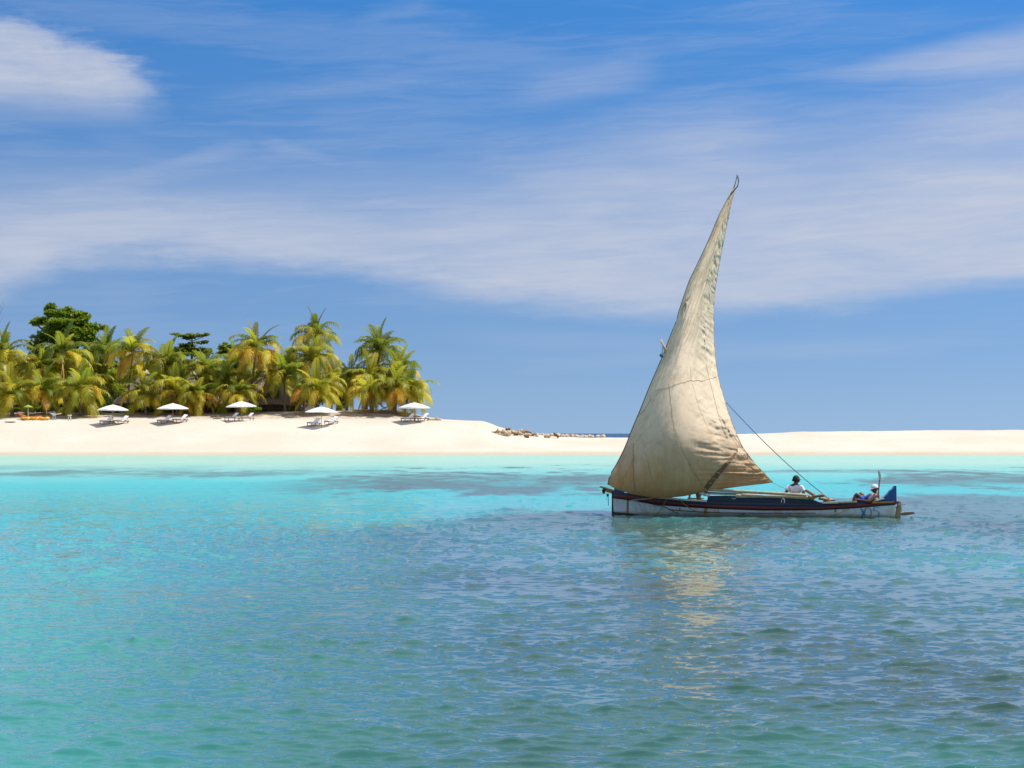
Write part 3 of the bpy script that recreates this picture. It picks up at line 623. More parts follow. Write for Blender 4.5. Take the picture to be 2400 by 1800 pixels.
cl = np.exp(-((1 - U2) ** 2 + V2 ** 2) / 0.05); SY = SY - 0.10 * (fbm(np.arctan2(V2 + 0.01, 1 - U2 + 0.01) * 9, (1 - U2) * 2, 66, 3) - 0.5) * cl
for cu, cv, r_, a_ in ((0.62, 0.70, 0.05, 0.07), (0.10, 0.62, 0.035, 0.08), (0.80, 0.50, 0.04, 0.06), (0.93, 0.42, 0.05, 0.05), (0.93, 0.22, 0.05, 0.06), (0.5, 0.83, 0.03, 0.05)):   # puckers at patches and reef points
    d_ = np.hypot((U2 - cu) * 0.6, V2 - cv); an_ = np.arctan2(V2 - cv, (U2 - cu) * 0.6)
    SY = SY - a_ * np.exp(-(d_ / r_) ** 2) * (0.5 + 0.7 * np.sin(an_ * 5 + cu * 20))
SYb = Yb(1600) - 0.15 + SY
SX3 = (SPX - 1200) * SYb / FPX - BO.x; SZ3 = CAM_H + (HOR - SPY) * SYb / FPX - BO.z
m, N = new_mat('sail_canvas'); tc = N.n('ShaderNodeTexCoord').outputs['Object']; x, y, z = N.sep(tc)
uv = N.n('ShaderNodeAttribute', attribute_name='sail_uv').outputs['Color']; su, sv_, _z = N.sep(uv)
n_a = N.noise(tc, 0.9, 5.0, 0.6); n_b = N.noise(tc, 3.2, 5.0, 0.65); n_c = N.noise(N.vec(N.mul(x, 5), y, N.mul(z, 0.8)), 1.0, 5.0, 0.6)
col = N.mix(N.step(n_a, 0.35, 0.7), (0.84, 0.69, 0.515, 1), (0.75, 0.60, 0.44, 1))
col = N.mix(N.mul(N.step(n_b, 0.48, 0.72), 0.5), col, (0.48, 0.375, 0.26, 1))
grime = N.step(N.add(z, N.add(N.mul(N.sub(n_c, 0.5), 1.6), N.mul(N.sub(n_a, 0.5), 1.8))), 0.5, 3.0, 1.0, 0.0)     # tan bark dye left along the foot
col = N.mix(N.mul(grime, 0.85), col, (0.50, 0.24, 0.06, 1))
col = N.mix(N.mul(N.step(N.noise(tc, 1.7, 4.0), 0.56, 0.68), 0.22), col, (0.33, 0.27, 0.18, 1))
wv = N.n('ShaderNodeTexWave', wave_type='BANDS', bands_direction='X'); N.put(wv.inputs['Vector'], uv); wv.inputs['Scale'].default_value = 1.0
bmp = N.bump(N.add(N.noise(tc, 60, 2.0), N.mul(N.noise(tc, 5.0, 4.0), 2.5)), 0.35, 0.012)
b = N.n('ShaderNodeBsdfPrincipled'); N.put(b.inputs['Base Color'], col); b.inputs['Roughness'].default_value = 0.9; b.inputs['Specular IOR Level'].default_value = 0.1; N.put(b.inputs['Normal'], bmp)
t = N.n('ShaderNodeBsdfTranslucent'); N.put(t.inputs[0], N.mix(0.5, col, (0.50, 0.27, 0.09, 1))); N.put(t.inputs['Normal'], bmp)
mx = N.n('ShaderNodeMixShader'); mx.inputs[0].default_value = 0.30; N.put(mx.inputs[1], b.outputs[0]); N.put(mx.inputs[2], t.outputs[0]); out(N, mx.outputs[0]); CANVAS = m
sail = grid_mesh('sail', SX3, SYb - BO.y, SZ3, CANVAS); sail.parent = boat
ca = sail.data.color_attributes.new('sail_uv', 'FLOAT_COLOR', 'POINT')
ca.data.foreach_set('color', np.stack([U2, V2, U2 * 0, U2 * 0 + 1], -1).astype(np.float32).ravel())
def on_sail(px, py, off=0.012):
    k = np.argmin((SPX - px) ** 2 + (SPY - py) ** 2); i, j = divmod(int(k), NU)
    return Vector((SX3[i, j], SYb[i, j] - BO.y - off, SZ3[i, j]))
SEAM = simple('sail_seam', (0.30, 0.21, 0.13), (0.22, 0.15, 0.09), 20, 0.9)
def seam(name, pts, r, mat=SEAM, n=14):
    P = [on_sail(pts[i][0] + (pts[i + 1][0] - pts[i][0]) * k / n, pts[i][1] + (pts[i + 1][1] - pts[i][1]) * k / n) for i in range(len(pts) - 1) for k in range(n)] + [on_sail(*pts[-1])]
    return MB().tube(P, r * 0.7, 5, True, 0.6).build(name, mat, sail)
seam('seam', [(1484, 1040), (1484, 1070), (1484, 1115), (1489, 1150)], 0.012)
seam('seam', [(1580, 1000), (1600, 1055), (1625, 1105), (1652, 1145)], 0.008)
seam('seam', [(1568, 900), (1575, 970), (1580, 1000)], 0.006); seam('seam', [(1513, 1060), (1520, 1095), (1532, 1135)], 0.006)
seam('seam', [(1654, 850), (1663, 890), (1672, 925), (1680, 960), (1694, 1005), (1707, 1030)], 0.009)
seam('seam', [(1617, 855), (1620, 890), (1640, 960), (1663, 1010)], 0.006, CANVAS)
seam('reef_line', [(1590, 899), (1620, 892), (1650, 892), (1683, 882)], 0.010, ROPE); seam('reef_line', [(1535, 915), (1568, 908), (1590, 899)], 0.008, ROPE); seam('reef_line', [(1494, 978), (1512, 958), (1526, 935)], 0.014, ROPE)
seam('bolt_rope', [(x, y) for x, y in LEECH[:-1]], 0.014, SEAM, 6); seam('bolt_rope', [(x, y) for x, y in FOOT[2:]], 0.013, SEAM, 6)
# dark brown diagonal strip from the leech to the foot
pts = [(1731, 1053), (1712, 1078), (1690, 1102), (1668, 1128), (1652, 1148)]; wd = [2, 4, 6, 7, 6]; mb = MB(); L_, R_ = [], []
for i in range(len(pts) - 1):
    for k in range(8):
        t_ = k / 8; px_ = pts[i][0] + (pts[i + 1][0] - pts[i][0]) * t_; py_ = pts[i][1] + (pts[i + 1][1] - pts[i][1]) * t_; w_ = wd[i] + (wd[i + 1] - wd[i]) * t_
        L_.append(on_sail(px_ - w_ * 0.7, py_ - w_ * 0.5, 0.016)); R_.append(on_sail(px_ + w_ * 0.7, py_ + w_ * 0.5, 0.016))
mb.addm(L_ + R_, [(i, i + 1, len(L_) + i + 1, len(L_) + i) for i in range(len(L_) - 1)]); mb.build('diagonal_band', simple('dark_brown_band', (0.17, 0.10, 0.05), (0.22, 0.13, 0.07), 10, 0.9), sail)
# patches
for px, py, w, h in ((1672, 700, 9, 14), (1604, 722, 10, 14), (1735, 1058, 7, 8)):
    mb = MB(); mb.addm([on_sail(px - w, py - h), on_sail(px + w, py - h * 0.8), on_sail(px + w, py + h), on_sail(px - w * 0.8, py + h)], [(0, 1, 2, 3)]); mb.build('patch', simple('patch_cloth', (0.60, 0.50, 0.38), (0.50, 0.40, 0.28), 8, 0.9), sail)
# yard behind the luff, bent tip; mast; halyard, sheet and stay
Yd = [Vector((SX3[i, 0], SYb[i, 0] - BO.y + 0.06, SZ3[i, 0])) + Vector((0.012, 0, 0.0)) for i in range(0, NV, 6)]
tip = [at(1723, 455, SYb[-1, 0] + 0.05) - BO, at(1729, 436, SYb[-1, 0] + 0.05) - BO, at(1731, 424, SYb[-1, 0] + 0.05) - BO, at(1729, 413, SYb[-1, 0] + 0.05) - BO, at(1726.5, 409, SYb[-1, 0] + 0.05) - BO]
yp = Yd[:-1] + tip[1:]; yard = MB().tube(yp, [0.040 - 0.024 * i / (len(yp) - 1) for i in range(len(yp))], 8).build('yard', DARKWOOD, boat)
MB().tube([at(1727, 414, SYb[-1, 0]) - BO, at(1725, 424, SYb[-1, 0]) - BO, at(1720, 440, SYb[-1, 0]) - BO], [0.02, 0.012, 0.018], 6).build('peak_lashing', ROPE_B, yard)
mt = [at(1549, 796, Yb(1600) + 1.6) - BO, at(1560, 822, Yb(1600) + 1.5) - BO, at(1605, 1000, Yb(1600) + 0.85) - BO, at(1640, 1180, Yb(1600) + 0.42) - BO]
mast = MB().tube(mt, [0.04, 0.05, 0.06, 0.07], 9).build('mast', WOOD, boat)
MB().ball(at(1551, 833, Yb(1600) + 1.3) - BO, (0.06, 0.06, 0.06), 8, 6, 0.5).build('halyard_knot', ROPE_B, mast); MB().tube([at(1553, 805, Yb(1600) + 1.45) - BO, at(1552, 832, Yb(1600) + 1.3) - BO], 0.012, 5).build('halyard', ROPE_B, mast)
a_ = at(1702, 943, Yb(1700) + 0.7) - BO; e_ = bp(1941, 1168, 0.1)
MB().tube([a_ + (e_ - a_) * k / 10 + Vector((0, 0, -0.12 * math.sin(math.pi * k / 10))) for k in range(11)], 0.012, 5).build('stay', ROPE_B, boat)
a_ = on_sail(1809, 1130, 0); e_ = bp(1902, 1163, 0.0)
MB().tube([a_ + (e_ - a_) * k / 8 + Vector((0, 0, -0.05 * math.sin(math.pi * k / 8))) for k in range(9)], 0.007, 5).build('sheet', ROPE, boat)

# ================================================================== the two sailors
def skin_mesh(name, nodes, edges, mat, parent, root=0, sub=2):
    """one continuous surface grown from joints (local points) with a radius each"""
    me = bpy.data.meshes.new(name); me.from_pydata([tuple(n[0]) for n in nodes], edges, []); o = bpy.data.objects.new(name, me); COL.objects.link(o)
    md = o.modifiers.new('s', 'SKIN'); md.use_smooth_shade = True
    for i, sv_ in enumerate(me.skin_vertices[0].data):
        r = nodes[i][1]; sv_.radius = r if isinstance(r, tuple) else (r, r); sv_.use_root = (i == root)
    o.modifiers.new('d', 'SUBSURF').levels = sub; o.modifiers['d'].render_levels = sub
    dg = bpy.context.evaluated_depsgraph_get(); nm = bpy.data.meshes.new_from_object(o.evaluated_get(dg)); nm.name = name
    bpy.data.objects.remove(o); nm.materials.clear(); nm.materials.append(mat); nm.shade_smooth()
    r = bpy.data.objects.new(name, nm); COL.objects.link(r); r.parent = parent; return r
def hand_nodes(nodes, edges, wrist, d, side, scale=1.0):
    """palm and five slightly curled fingers from joint index wrist, pointing along d, thumb towards side"""
    w = Vector(nodes[wrist][0]); d = Vector(d).normalized(); s = Vector(side).normalized(); n = d.cross(s).normalized()
    palm = len(nodes); nodes.append((w + d * 0.05 * scale, (0.036 * scale, 0.018 * scale))); edges.append((wrist, palm))
    kn = len(nodes); nodes.append((w + d * 0.088 * scale, (0.036 * scale, 0.015 * scale))); edges.append((palm, kn))
    for k, L in enumerate((0.075, 0.085, 0.080, 0.062)):
        o = s * (0.030 - 0.020 * k) * scale; b = len(nodes)
        nodes.append((w + d * 0.105 * scale + o, 0.009 * scale)); nodes.append((w + d * (0.105 + L * 0.55) * scale + o - n * 0.012 * scale, 0.0085 * scale)); nodes.append((w + d * (0.105 + L * 0.85) * scale + o - n * 0.036 * scale, 0.007 * scale))
        edges += [(kn, b), (b, b + 1), (b + 1, b + 2)]
    b = len(nodes); nodes.append((w + d * 0.05 * scale + s * 0.045 * scale, 0.010 * scale)); nodes.append((w + d * 0.085 * scale + s * 0.062 * scale - n * 0.01 * scale, 0.009 * scale)); edges += [(palm, b), (b, b + 1)]
SKIN1 = simple('dark_skin', (0.105, 0.045, 0.025), (0.14, 0.06, 0.033), 12, 0.5)
HAIR = simple('black_hair', (0.012, 0.010, 0.009), (0.02, 0.017, 0.015), 60, 0.8)
TSHIRT = simple('white_cotton', (0.80, 0.78, 0.80), (0.70, 0.68, 0.72), 8, 0.9, 0.01, 14)
GREENCAP = simple('dark_green_cap', (0.018, 0.05, 0.04), (0.03, 0.065, 0.05), 14, 0.8)
BLUE_SH = simple('blue_shorts', (0.03, 0.09, 0.42), (0.05, 0.14, 0.55), 9, 0.8, 0.01, 16)
LAV = simple('pale_blue_vest_panel', (0.30, 0.36, 0.62), (0.24, 0.30, 0.55), 10, 0.85)

def head_at(root, c, fwd, skin, size=1.0, hair=True):
    """head with brow, nose, mouth, ears on its own local frame; returned as extra shapes joined to the body mesh later"""
    f = Vector(fwd).normalized(); r = f.cross(Vector((0, 0, 1))).normalized(); upv = r.cross(f)
    M = Matrix((r, f, upv)).transposed(); mb = MB(); c = Vector(c)
    vs = []; fs = []; n, m_ = 18, 14
    for j in range(m_ + 1):
        ph = math.pi * j / m_
        for k in range(n):
            th = 2 * math.pi * k / n; x, y, z = math.sin(ph) * math.cos(th) * 0.076, math.sin(ph) * math.sin(th) * 0.097, math.cos(ph) * 0.118
            if z < -0.03: x *= 1 - 0.30 * (-z - 0.03) / 0.09; y = y * (1 - 0.15 * (-z - 0.03) / 0.09) + 0.012 * (-z - 0.03) / 0.09
            if y > 0.075 and abs(z) < 0.02 and abs(abs(x) - 0.03) < 0.018: y -= 0.010          # eye sockets
            vs.append(M @ Vector((x, y, z)) * size + c)
    for j in range(m_):
        for k in range(n): fs.append((j * n + k, (j + 1) * n + k, (j + 1) * n + (k + 1) % n, j * n + (k + 1) % n))
    mb.addm(vs, fs)
    def L(x, y, z): return M @ Vector((x, y, z)) * size + c
    mb.tube([L(0, 0.094, 0.012), L(0, 0.108, -0.012), L(0, 0.114, -0.026), L(0, 0.098, -0.034)], [0.008, 0.011, 0.015, 0.010], 7)       # nose
    mb.tube([L(-0.024, 0.090, -0.058), L(0, 0.100, -0.056), L(0.024, 0.090, -0.058)], [0.005, 0.009, 0.005], 6)                           # lips
    mb.tube([L(-0.045, 0.080, 0.026), L(0, 0.096, 0.024), L(0.045, 0.080, 0.026)], [0.006, 0.007, 0.006], 6)                              # brow
    for s in (-1, 1): mb.ball(L(s * 0.078, -0.005, -0.008), (0.014, 0.020, 0.030), 8, 6)
    return mb, L, M
def join_to(body, mb):
    bm = bmesh.new(); bm.from_mesh(body.data); base = [bm.verts.new(v) for v in mb.v]
    for f in mb.f:
        try: bm.faces.new([base[i] for i in f]).smooth = True
        except ValueError: pass
    bm.to_mesh(body.data); bm.free(); body.data.shade_smooth()
def cap(root, L, mat, size=1.0, name='cap'):
    mb = MB(); vs = []; fs = []; n, m_ = 18, 7
    for j in range(m_ + 1):
        ph = (math.pi / 2 + 0.12) * j / m_
        for k in range(n):
            th = 2 * math.pi * k / n; vs.append(L(math.sin(ph) * math.cos(th) * 0.088, math.sin(ph) * math.sin(th) * 0.108 - 0.004, 0.030 + math.cos(ph) * 0.105))
    for j in range(m_):
        for k in range(n): fs.append((j * n + k, (j + 1) * n + k, (j + 1) * n + (k + 1) % n, j * n + (k + 1) % n))
    mb.addm(vs, fs); o = mb.build(name, mat, root)
    mb = MB(); a = np.linspace(0.28, math.pi - 0.28, 11)
    inn = [L(0.086 * math.cos(t), 0.100 * math.sin(t), 0.026) for t in a]; outr = [L(0.090 * math.cos(t), 0.100 * math.sin(t) + 0.085 * math.sin(t) ** 0.6, 0.020 - 0.012 * abs(math.cos(t))) for t in a]
    dn = Vector((0, 0, -0.006)); q = len(a); vs = inn + outr + [p + dn for p in inn] + [p + dn for p in outr]; fs = []
    for i in range(q - 1): fs += [(i, i + 1, q + i + 1, q + i), (2 * q + i, 3 * q + i, 3 * q + i + 1, 2 * q + i + 1), (q + i, q + i + 1, 3 * q + i + 1, 3 * q + i)]
    mb.addm(vs, fs); mb.build('cap_brim', mat, o); mb2 = MB(); mb2.ball(L(0, -0.004, 0.137), 0.008, 6, 4); mb2.build('cap_button', mat, o); return o

# ---- man amidships, back to the camera, head turned right
R1 = bp(1862, 1190, 0.42) + BO; R1.z = 0.30
man = empty('person', R1); tag(man, 'person in white t-shirt and dark green cap sitting amidships, back turned', 'person')
def w1_(px, py, off): return bp(px, py, off) + BO - R1
pel = w1_(1862, 1176, 0.40); ch = w1_(1863, 1150, 0.36)
nodes = [(pel, (0.15, 0.115)), (pel.lerp(ch, 0.5), (0.135, 0.10)), (ch, (0.165, 0.11)), (w1_(1863.5, 1139, 0.34), (0.11, 0.085)), (w1_(1865, 1133.5, 0.34), 0.055), (w1_(1866, 1128, 0.33), 0.052),
         (w1_(1849.5, 1141, 0.34), 0.062), (w1_(1843, 1153, 0.24), 0.048), (w1_(1838.5, 1157.5, 0.16), 0.036),
         (w1_(1877.5, 1141, 0.34), 0.062), (w1_(1884.5, 1155, 0.30), 0.048), (w1_(1879, 1163, 0.22), 0.036),
         (pel + Vector((-0.10, 0.03, -0.02)), 0.09), (pel + Vector((-0.16, 0.22, 0.10)), 0.075), (pel + Vector((-0.20, 0.28, -0.18)), 0.055), (pel + Vector((-0.22, 0.31, -0.34)), 0.045), (pel + Vector((-0.26, 0.38, -0.36)), 0.035),
         (pel + Vector((0.10, 0.03, -0.02)), 0.09), (pel + Vector((0.18, 0.22, 0.10)), 0.075), (pel + Vector((0.20, 0.28, -0.18)), 0.055), (pel + Vector((0.22, 0.31, -0.34)), 0.045), (pel + Vector((0.26, 0.38, -0.36)), 0.035)]
edges = [(0, 1), (1, 2), (2, 3), (3, 4), (4, 5), (3, 6), (6, 7), (7, 8), (3, 9), (9, 10), (10, 11), (0, 12), (12, 13), (13, 14), (14, 15), (15, 16), (0, 17), (17, 18), (18, 19), (19, 20), (20, 21)]
hand_nodes(nodes, edges, 8, (-0.9, -0.35, -0.2), (0, 0.3, 0.9)); hand_nodes(nodes, edges, 11, (-0.6, -0.3, -0.6), (-0.6, 0.2, 0.6))
body = skin_mesh('body', nodes, edges, SKIN1, man)
hm, L1, M1 = head_at(man, w1_(1866, 1124.5, 0.33), (0.92, 0.35, -0.08), SKIN1); join_to(body, hm)
cap(man, L1, GREENCAP)
mb = MB()
for a in np.linspace(0.5, 2 * math.pi - 0.5, 15):
    t = a + math.pi / 2
    for z in (0.0, -0.03): mb.ball(L1(0.079 * math.cos(t), 0.097 * math.sin(t) - 0.004, z), 0.022, 6, 4, 0.3)
mb.build('hair', HAIR, man)
sn = [(pel + Vector((0, 0, -0.03)), (0.165, 0.13)), (pel.lerp(ch, 0.5), (0.158, 0.12)), (ch, (0.19, 0.13)), (w1_(1863.5, 1140, 0.34), (0.135, 0.10)), (w1_(1864, 1136.5, 0.34), (0.08, 0.07)),
      (w1_(1849, 1142, 0.34), 0.078), (w1_(1844, 1151.5, 0.25), 0.072), (w1_(1878, 1142, 0.34), 0.078), (w1_(1884, 1153, 0.31), 0.072)]
skin_mesh('t_shirt', sn, [(0, 1), (1, 2), (2, 3), (3, 4), (3, 5), (5, 6), (3, 7), (7, 8)], TSHIRT, man)
sh = [(pel, (0.17, 0.13)), (pel + Vector((-0.10, 0.03, -0.01)), 0.105), (pel + Vector((-0.15, 0.19, 0.09)), 0.092), (pel + Vector((0.10, 0.03, -0.01)), 0.105), (pel + Vector((0.17, 0.19, 0.09)), 0.092)]
skin_mesh('shorts', sh, [(0, 1), (1, 2), (0, 3), (3, 4)], P_NAVY, man)

# ---- man reclining at the stern, facing left, knees up
R2 = bp(2035, 1190, 0.42) + BO; R2.z = 0.30
man2 = empty('person', R2); tag(man2, 'person in white cap and sleeveless vest reclining at the stern with knees raised', 'person')
def w2_(px, py, off): return bp(px, py, off) + BO - R2
pel = w2_(2027, 1176, 0.42); ch = w2_(2046, 1165, 0.42); nk = w2_(2053.5, 1157, 0.42)
nodes = [(pel, (0.14, 0.12)), (pel.lerp(ch, 0.5), (0.125, 0.10)), (ch, (0.15, 0.115)), (w2_(2051.5, 1160, 0.42), (0.115, 0.09)), (nk, 0.055), (w2_(2052, 1151.5, 0.42), 0.052),
         (w2_(2052.5, 1161.5, 0.22), 0.062), (w2_(2039, 1176, 0.10), 0.050), (w2_(2016, 1172.5, 0.20), 0.034),
         (w2_(2052, 1160, 0.62), 0.062), (w2_(2040, 1171, 0.72), 0.048), (w2_(2024, 1168.5, 0.60), 0.034),
         (w2_(2024, 1176, 0.34), 0.095), (w2_(2008, 1156.5, 0.30), 0.066), (w2_(2002, 1170, 0.30), 0.058), (w2_(1998.5, 1185, 0.30), 0.042), (w2_(1991, 1187, 0.30), 0.036),
         (w2_(2026, 1175, 0.52), 0.095), (w2_(2018.5, 1154.5, 0.56), 0.066), (w2_(2011, 1170, 0.56), 0.058), (w2_(2007, 1185, 0.56), 0.042), (w2_(2000, 1187, 0.56), 0.036)]
hand_nodes(nodes, edges2 := [(0, 1), (1, 2), (2, 3), (3, 4), (4, 5), (3, 6), (6, 7), (7, 8), (3, 9), (9, 10), (10, 11), (0, 12), (12, 13), (13, 14), (14, 15), (15, 16), (0, 17), (17, 18), (18, 19), (19, 20), (20, 21)], 8, (-0.9, 0.1, 0.15), (0, 0.4, 0.9))
hand_nodes(nodes, edges2, 11, (-0.8, -0.3, 0.3), (0.3, 0.1, 0.9))
body = skin_mesh('body', nodes, edges2, SKIN1, man2)
hm, L2, M2 = head_at(man2, w2_(2049.5, 1145.5, 0.42), (-0.95, -0.12, -0.15), SKIN1); join_to(body, hm)
cap(man2, L2, TSHIRT)
mb = MB()
for a in np.linspace(0.9, 2 * math.pi - 0.9, 12):
    t = a + math.pi / 2; mb.ball(L2(0.077 * math.cos(t), 0.095 * math.sin(t) - 0.004, 0.0), 0.020, 6, 4, 0.3)
mb.build('hair', HAIR, man2)
sn = [(pel.lerp(ch, 0.15), (0.15, 0.13)), (pel.lerp(ch, 0.6), (0.145, 0.118)), (ch, (0.168, 0.13)), (w2_(2051.5, 1160.5, 0.42), (0.14, 0.11)), (w2_(2053, 1158.5, 0.42), (0.085, 0.07)), (w2_(2053, 1160.5, 0.26), 0.066), (w2_(2052.5, 1160, 0.58), 0.066)]
v_ = skin_mesh('vest', sn, [(0, 1), (1, 2), (2, 3), (3, 4), (3, 5), (3, 6)], TSHIRT, man2)
mb = MB(); mb.tube([pel.lerp(ch, 0.15) + Vector((-0.10, -0.085, 0.07)), pel.lerp(ch, 0.6) + Vector((-0.10, -0.085, 0.08)), ch + Vector((-0.09, -0.08, 0.09))], 0.045, 8, True, 0.7); mb.build('vest_panel', LAV, v_)
sh = [(pel, (0.155, 0.135)), (w2_(2024, 1175, 0.34), 0.108), (w2_(2013, 1162, 0.31), 0.088), (w2_(2026, 1174, 0.52), 0.108), (w2_(2021, 1160, 0.55), 0.088)]
skin_mesh('shorts', sh, [(0, 1), (1, 2), (0, 3), (3, 4)], BLUE_SH, man2)

# ================================================================== the palm grove
def leaf_mat(name, c1, c2, trans=0.45, rnd=0.30, spec=0.35, rough=0.45):
    m, N = new_mat(name); tc = N.n('ShaderNodeTexCoord').outputs['Object']; oi = N.n('ShaderNodeObjectInfo').outputs['Random']
    x, y, z = N.sep(tc)
    n = N.noise(tc, 1.3, 3.0); col = N.mix(N.step(n, 0.3, 0.7), (*c1, 1), (*c2, 1))
    h = N.n('ShaderNodeHueSaturation'); N.put(h.inputs['Color'], col)
    N.put(h.inputs['Value'], N.step(oi, 0, 1, 1 - rnd, 1 + rnd, 'LINEAR')); N.put(h.inputs['Hue'], N.step(N.m('FRACT', N.mul(oi, 9.7)), 0, 1, 0.478, 0.512, 'LINEAR'))
    b = N.n('ShaderNodeBsdfPrincipled'); N.put(b.inputs['Base Color'], h.outputs[0]); b.inputs['Roughness'].default_value = rough; b.inputs['Specular IOR Level'].default_value = spec
    t = N.n('ShaderNodeBsdfTranslucent'); h2 = N.n('ShaderNodeHueSaturation'); N.put(h2.inputs['Color'], h.outputs[0]); h2.inputs['Value'].default_value = 1.5; N.put(t.inputs[0], h2.outputs[0])
    mx = N.n('ShaderNodeMixShader'); mx.inputs[0].default_value = trans; N.put(mx.inputs[1], b.outputs[0]); N.put(mx.inputs[2], t.outputs[0]); out(N, mx.outputs[0]); return m
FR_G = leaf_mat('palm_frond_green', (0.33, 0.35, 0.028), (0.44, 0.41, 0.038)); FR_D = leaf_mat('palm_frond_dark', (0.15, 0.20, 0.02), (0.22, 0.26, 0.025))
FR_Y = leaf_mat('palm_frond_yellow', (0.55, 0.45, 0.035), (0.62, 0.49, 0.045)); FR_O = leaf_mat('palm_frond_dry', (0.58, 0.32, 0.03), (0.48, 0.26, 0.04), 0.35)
LEAF_G = leaf_mat('broad_leaf', (0.12, 0.20, 0.012), (0.18, 0.26, 0.016), 0.40, 0.2); LEAF_B = leaf_mat('bright_bush_leaf', (0.20, 0.29, 0.015), (0.27, 0.34, 0.02), 0.4, 0.2); LEAF_D = leaf_mat('dark_shrub_leaf', (0.15, 0.20, 0.02), (0.20, 0.24, 0.025), 0.3, 0.2)  # the undergrowth shrubs have a darker green of their own
PTRUNK = simple('palm_trunk', (0.24, 0.17, 0.12), (0.15, 0.10, 0.07), 5, 0.85, 0.03, 6, stretch=(1, 1, 4))
PBASE = simple('palm_fibre', (0.30, 0.15, 0.06), (0.18, 0.09, 0.04), 7, 0.9, 0.03, 12); BARK = simple('tree_bark', (0.16, 0.12, 0.09), (0.10, 0.075, 0.055), 6, 0.9, 0.03, 12)
NUT = simple('coconut', (0.36, 0.20, 0.03), (0.25, 0.22, 0.04), 6, 0.5)

def frond_mesh(name, pitch, curl, L=1.0, droop=0.6, seed=0, width=0.23, wind=-0.10):
    """unit-length pinnate frond growing along +X, bending down by curl (radians along its length)"""
    r = random.Random(seed); n = 16; P = [Vector((0, 0, 0))]; T = []; a = pitch; ds = L / n; yaw = 0.0
    for i in range(n):
        t = (i + 0.5) / n; a2 = pitch - curl * t ** 1.5; yaw = wind * t * t
        d = Vector((math.cos(a2) * math.cos(yaw), math.cos(a2) * math.sin(yaw), math.sin(a2))); T.append(d); P.append(P[-1] + d * ds)
    mb = MB(); mb.tube(P, [0.020 * (1 - 0.85 * i / n) for i in range(n + 1)], 4, False)
    K = 40
    for k in range(K):
        t = 0.14 + 0.86 * (k + 0.5) / K; f = t * n; i = min(int(f), n - 1); p = P[i].lerp(P[i + 1], f - i); d = T[i]
        side = d.cross(Vector((0, 0, 1)));
        if side.length < 0.15: side = Vector((0, -1, 0))
        side.normalize(); nrm = side.cross(d).normalized()
        ll = width * (0.45 + 0.85 * math.sin(math.pi * min(1, t * 0.90 + 0.12)) ** 0.7) * r.uniform(0.75, 1.2)
        for s in (-1, 1):
            dr = droop * r.uniform(0.6, 1.5); out_ = (side * s * 0.82 + d * (0.50 + 0.4 * t) + nrm * 0.22).normalized(); w = d * 0.0115
            m_ = p + out_ * ll * 0.5 + Vector((0, 0, -dr * ll * 0.10)); e = p + out_ * ll * (0.98 - 0.25 * dr) + Vector((0, 0, -dr * ll * 0.62))
            mb.addm([p - w * 0.7, p + w * 0.7, m_ + w, m_ - w, e], [(0, 1, 2, 3), (3, 2, 4)])
    me = bpy.data.meshes.new(name); me.from_pydata([tuple(v) for v in mb.v], [], mb.f); me.update(); me.shade_smooth(); return me
D2R = math.pi / 180
KINDS = {'spear': [(84, 30, .35), (76, 60, .45), (68, 48, .4)], 'high': [(62, 105, .7), (54, 80, .6), (66, 130, .8)], 'arch': [(42, 120, .9), (34, 100, .85), (48, 150, 1.0)], 'low': [(16, 100, 1.05), (8, 80, 1.0), (22, 120, 1.1)], 'hang': [(-10, 72, 1.1), (-22, 60, 1.1), (-34, 52, 1.1)]}
FM = {}
sd_ = 1
for kd, lst in KINDS.items():
    for j, (pi_, cu, dr) in enumerate(lst):
        for mn, mt_ in (('g', FR_G), ('d', FR_D), ('y', FR_Y), ('o', FR_O)):
            me = frond_mesh('frond', pi_ * D2R, cu * D2R, 1.0, dr, sd_, 0.25 if kd != 'spear' else 0.19); me.materials.append(mt_); FM[(kd, j, mn)] = me
        sd_ += 1
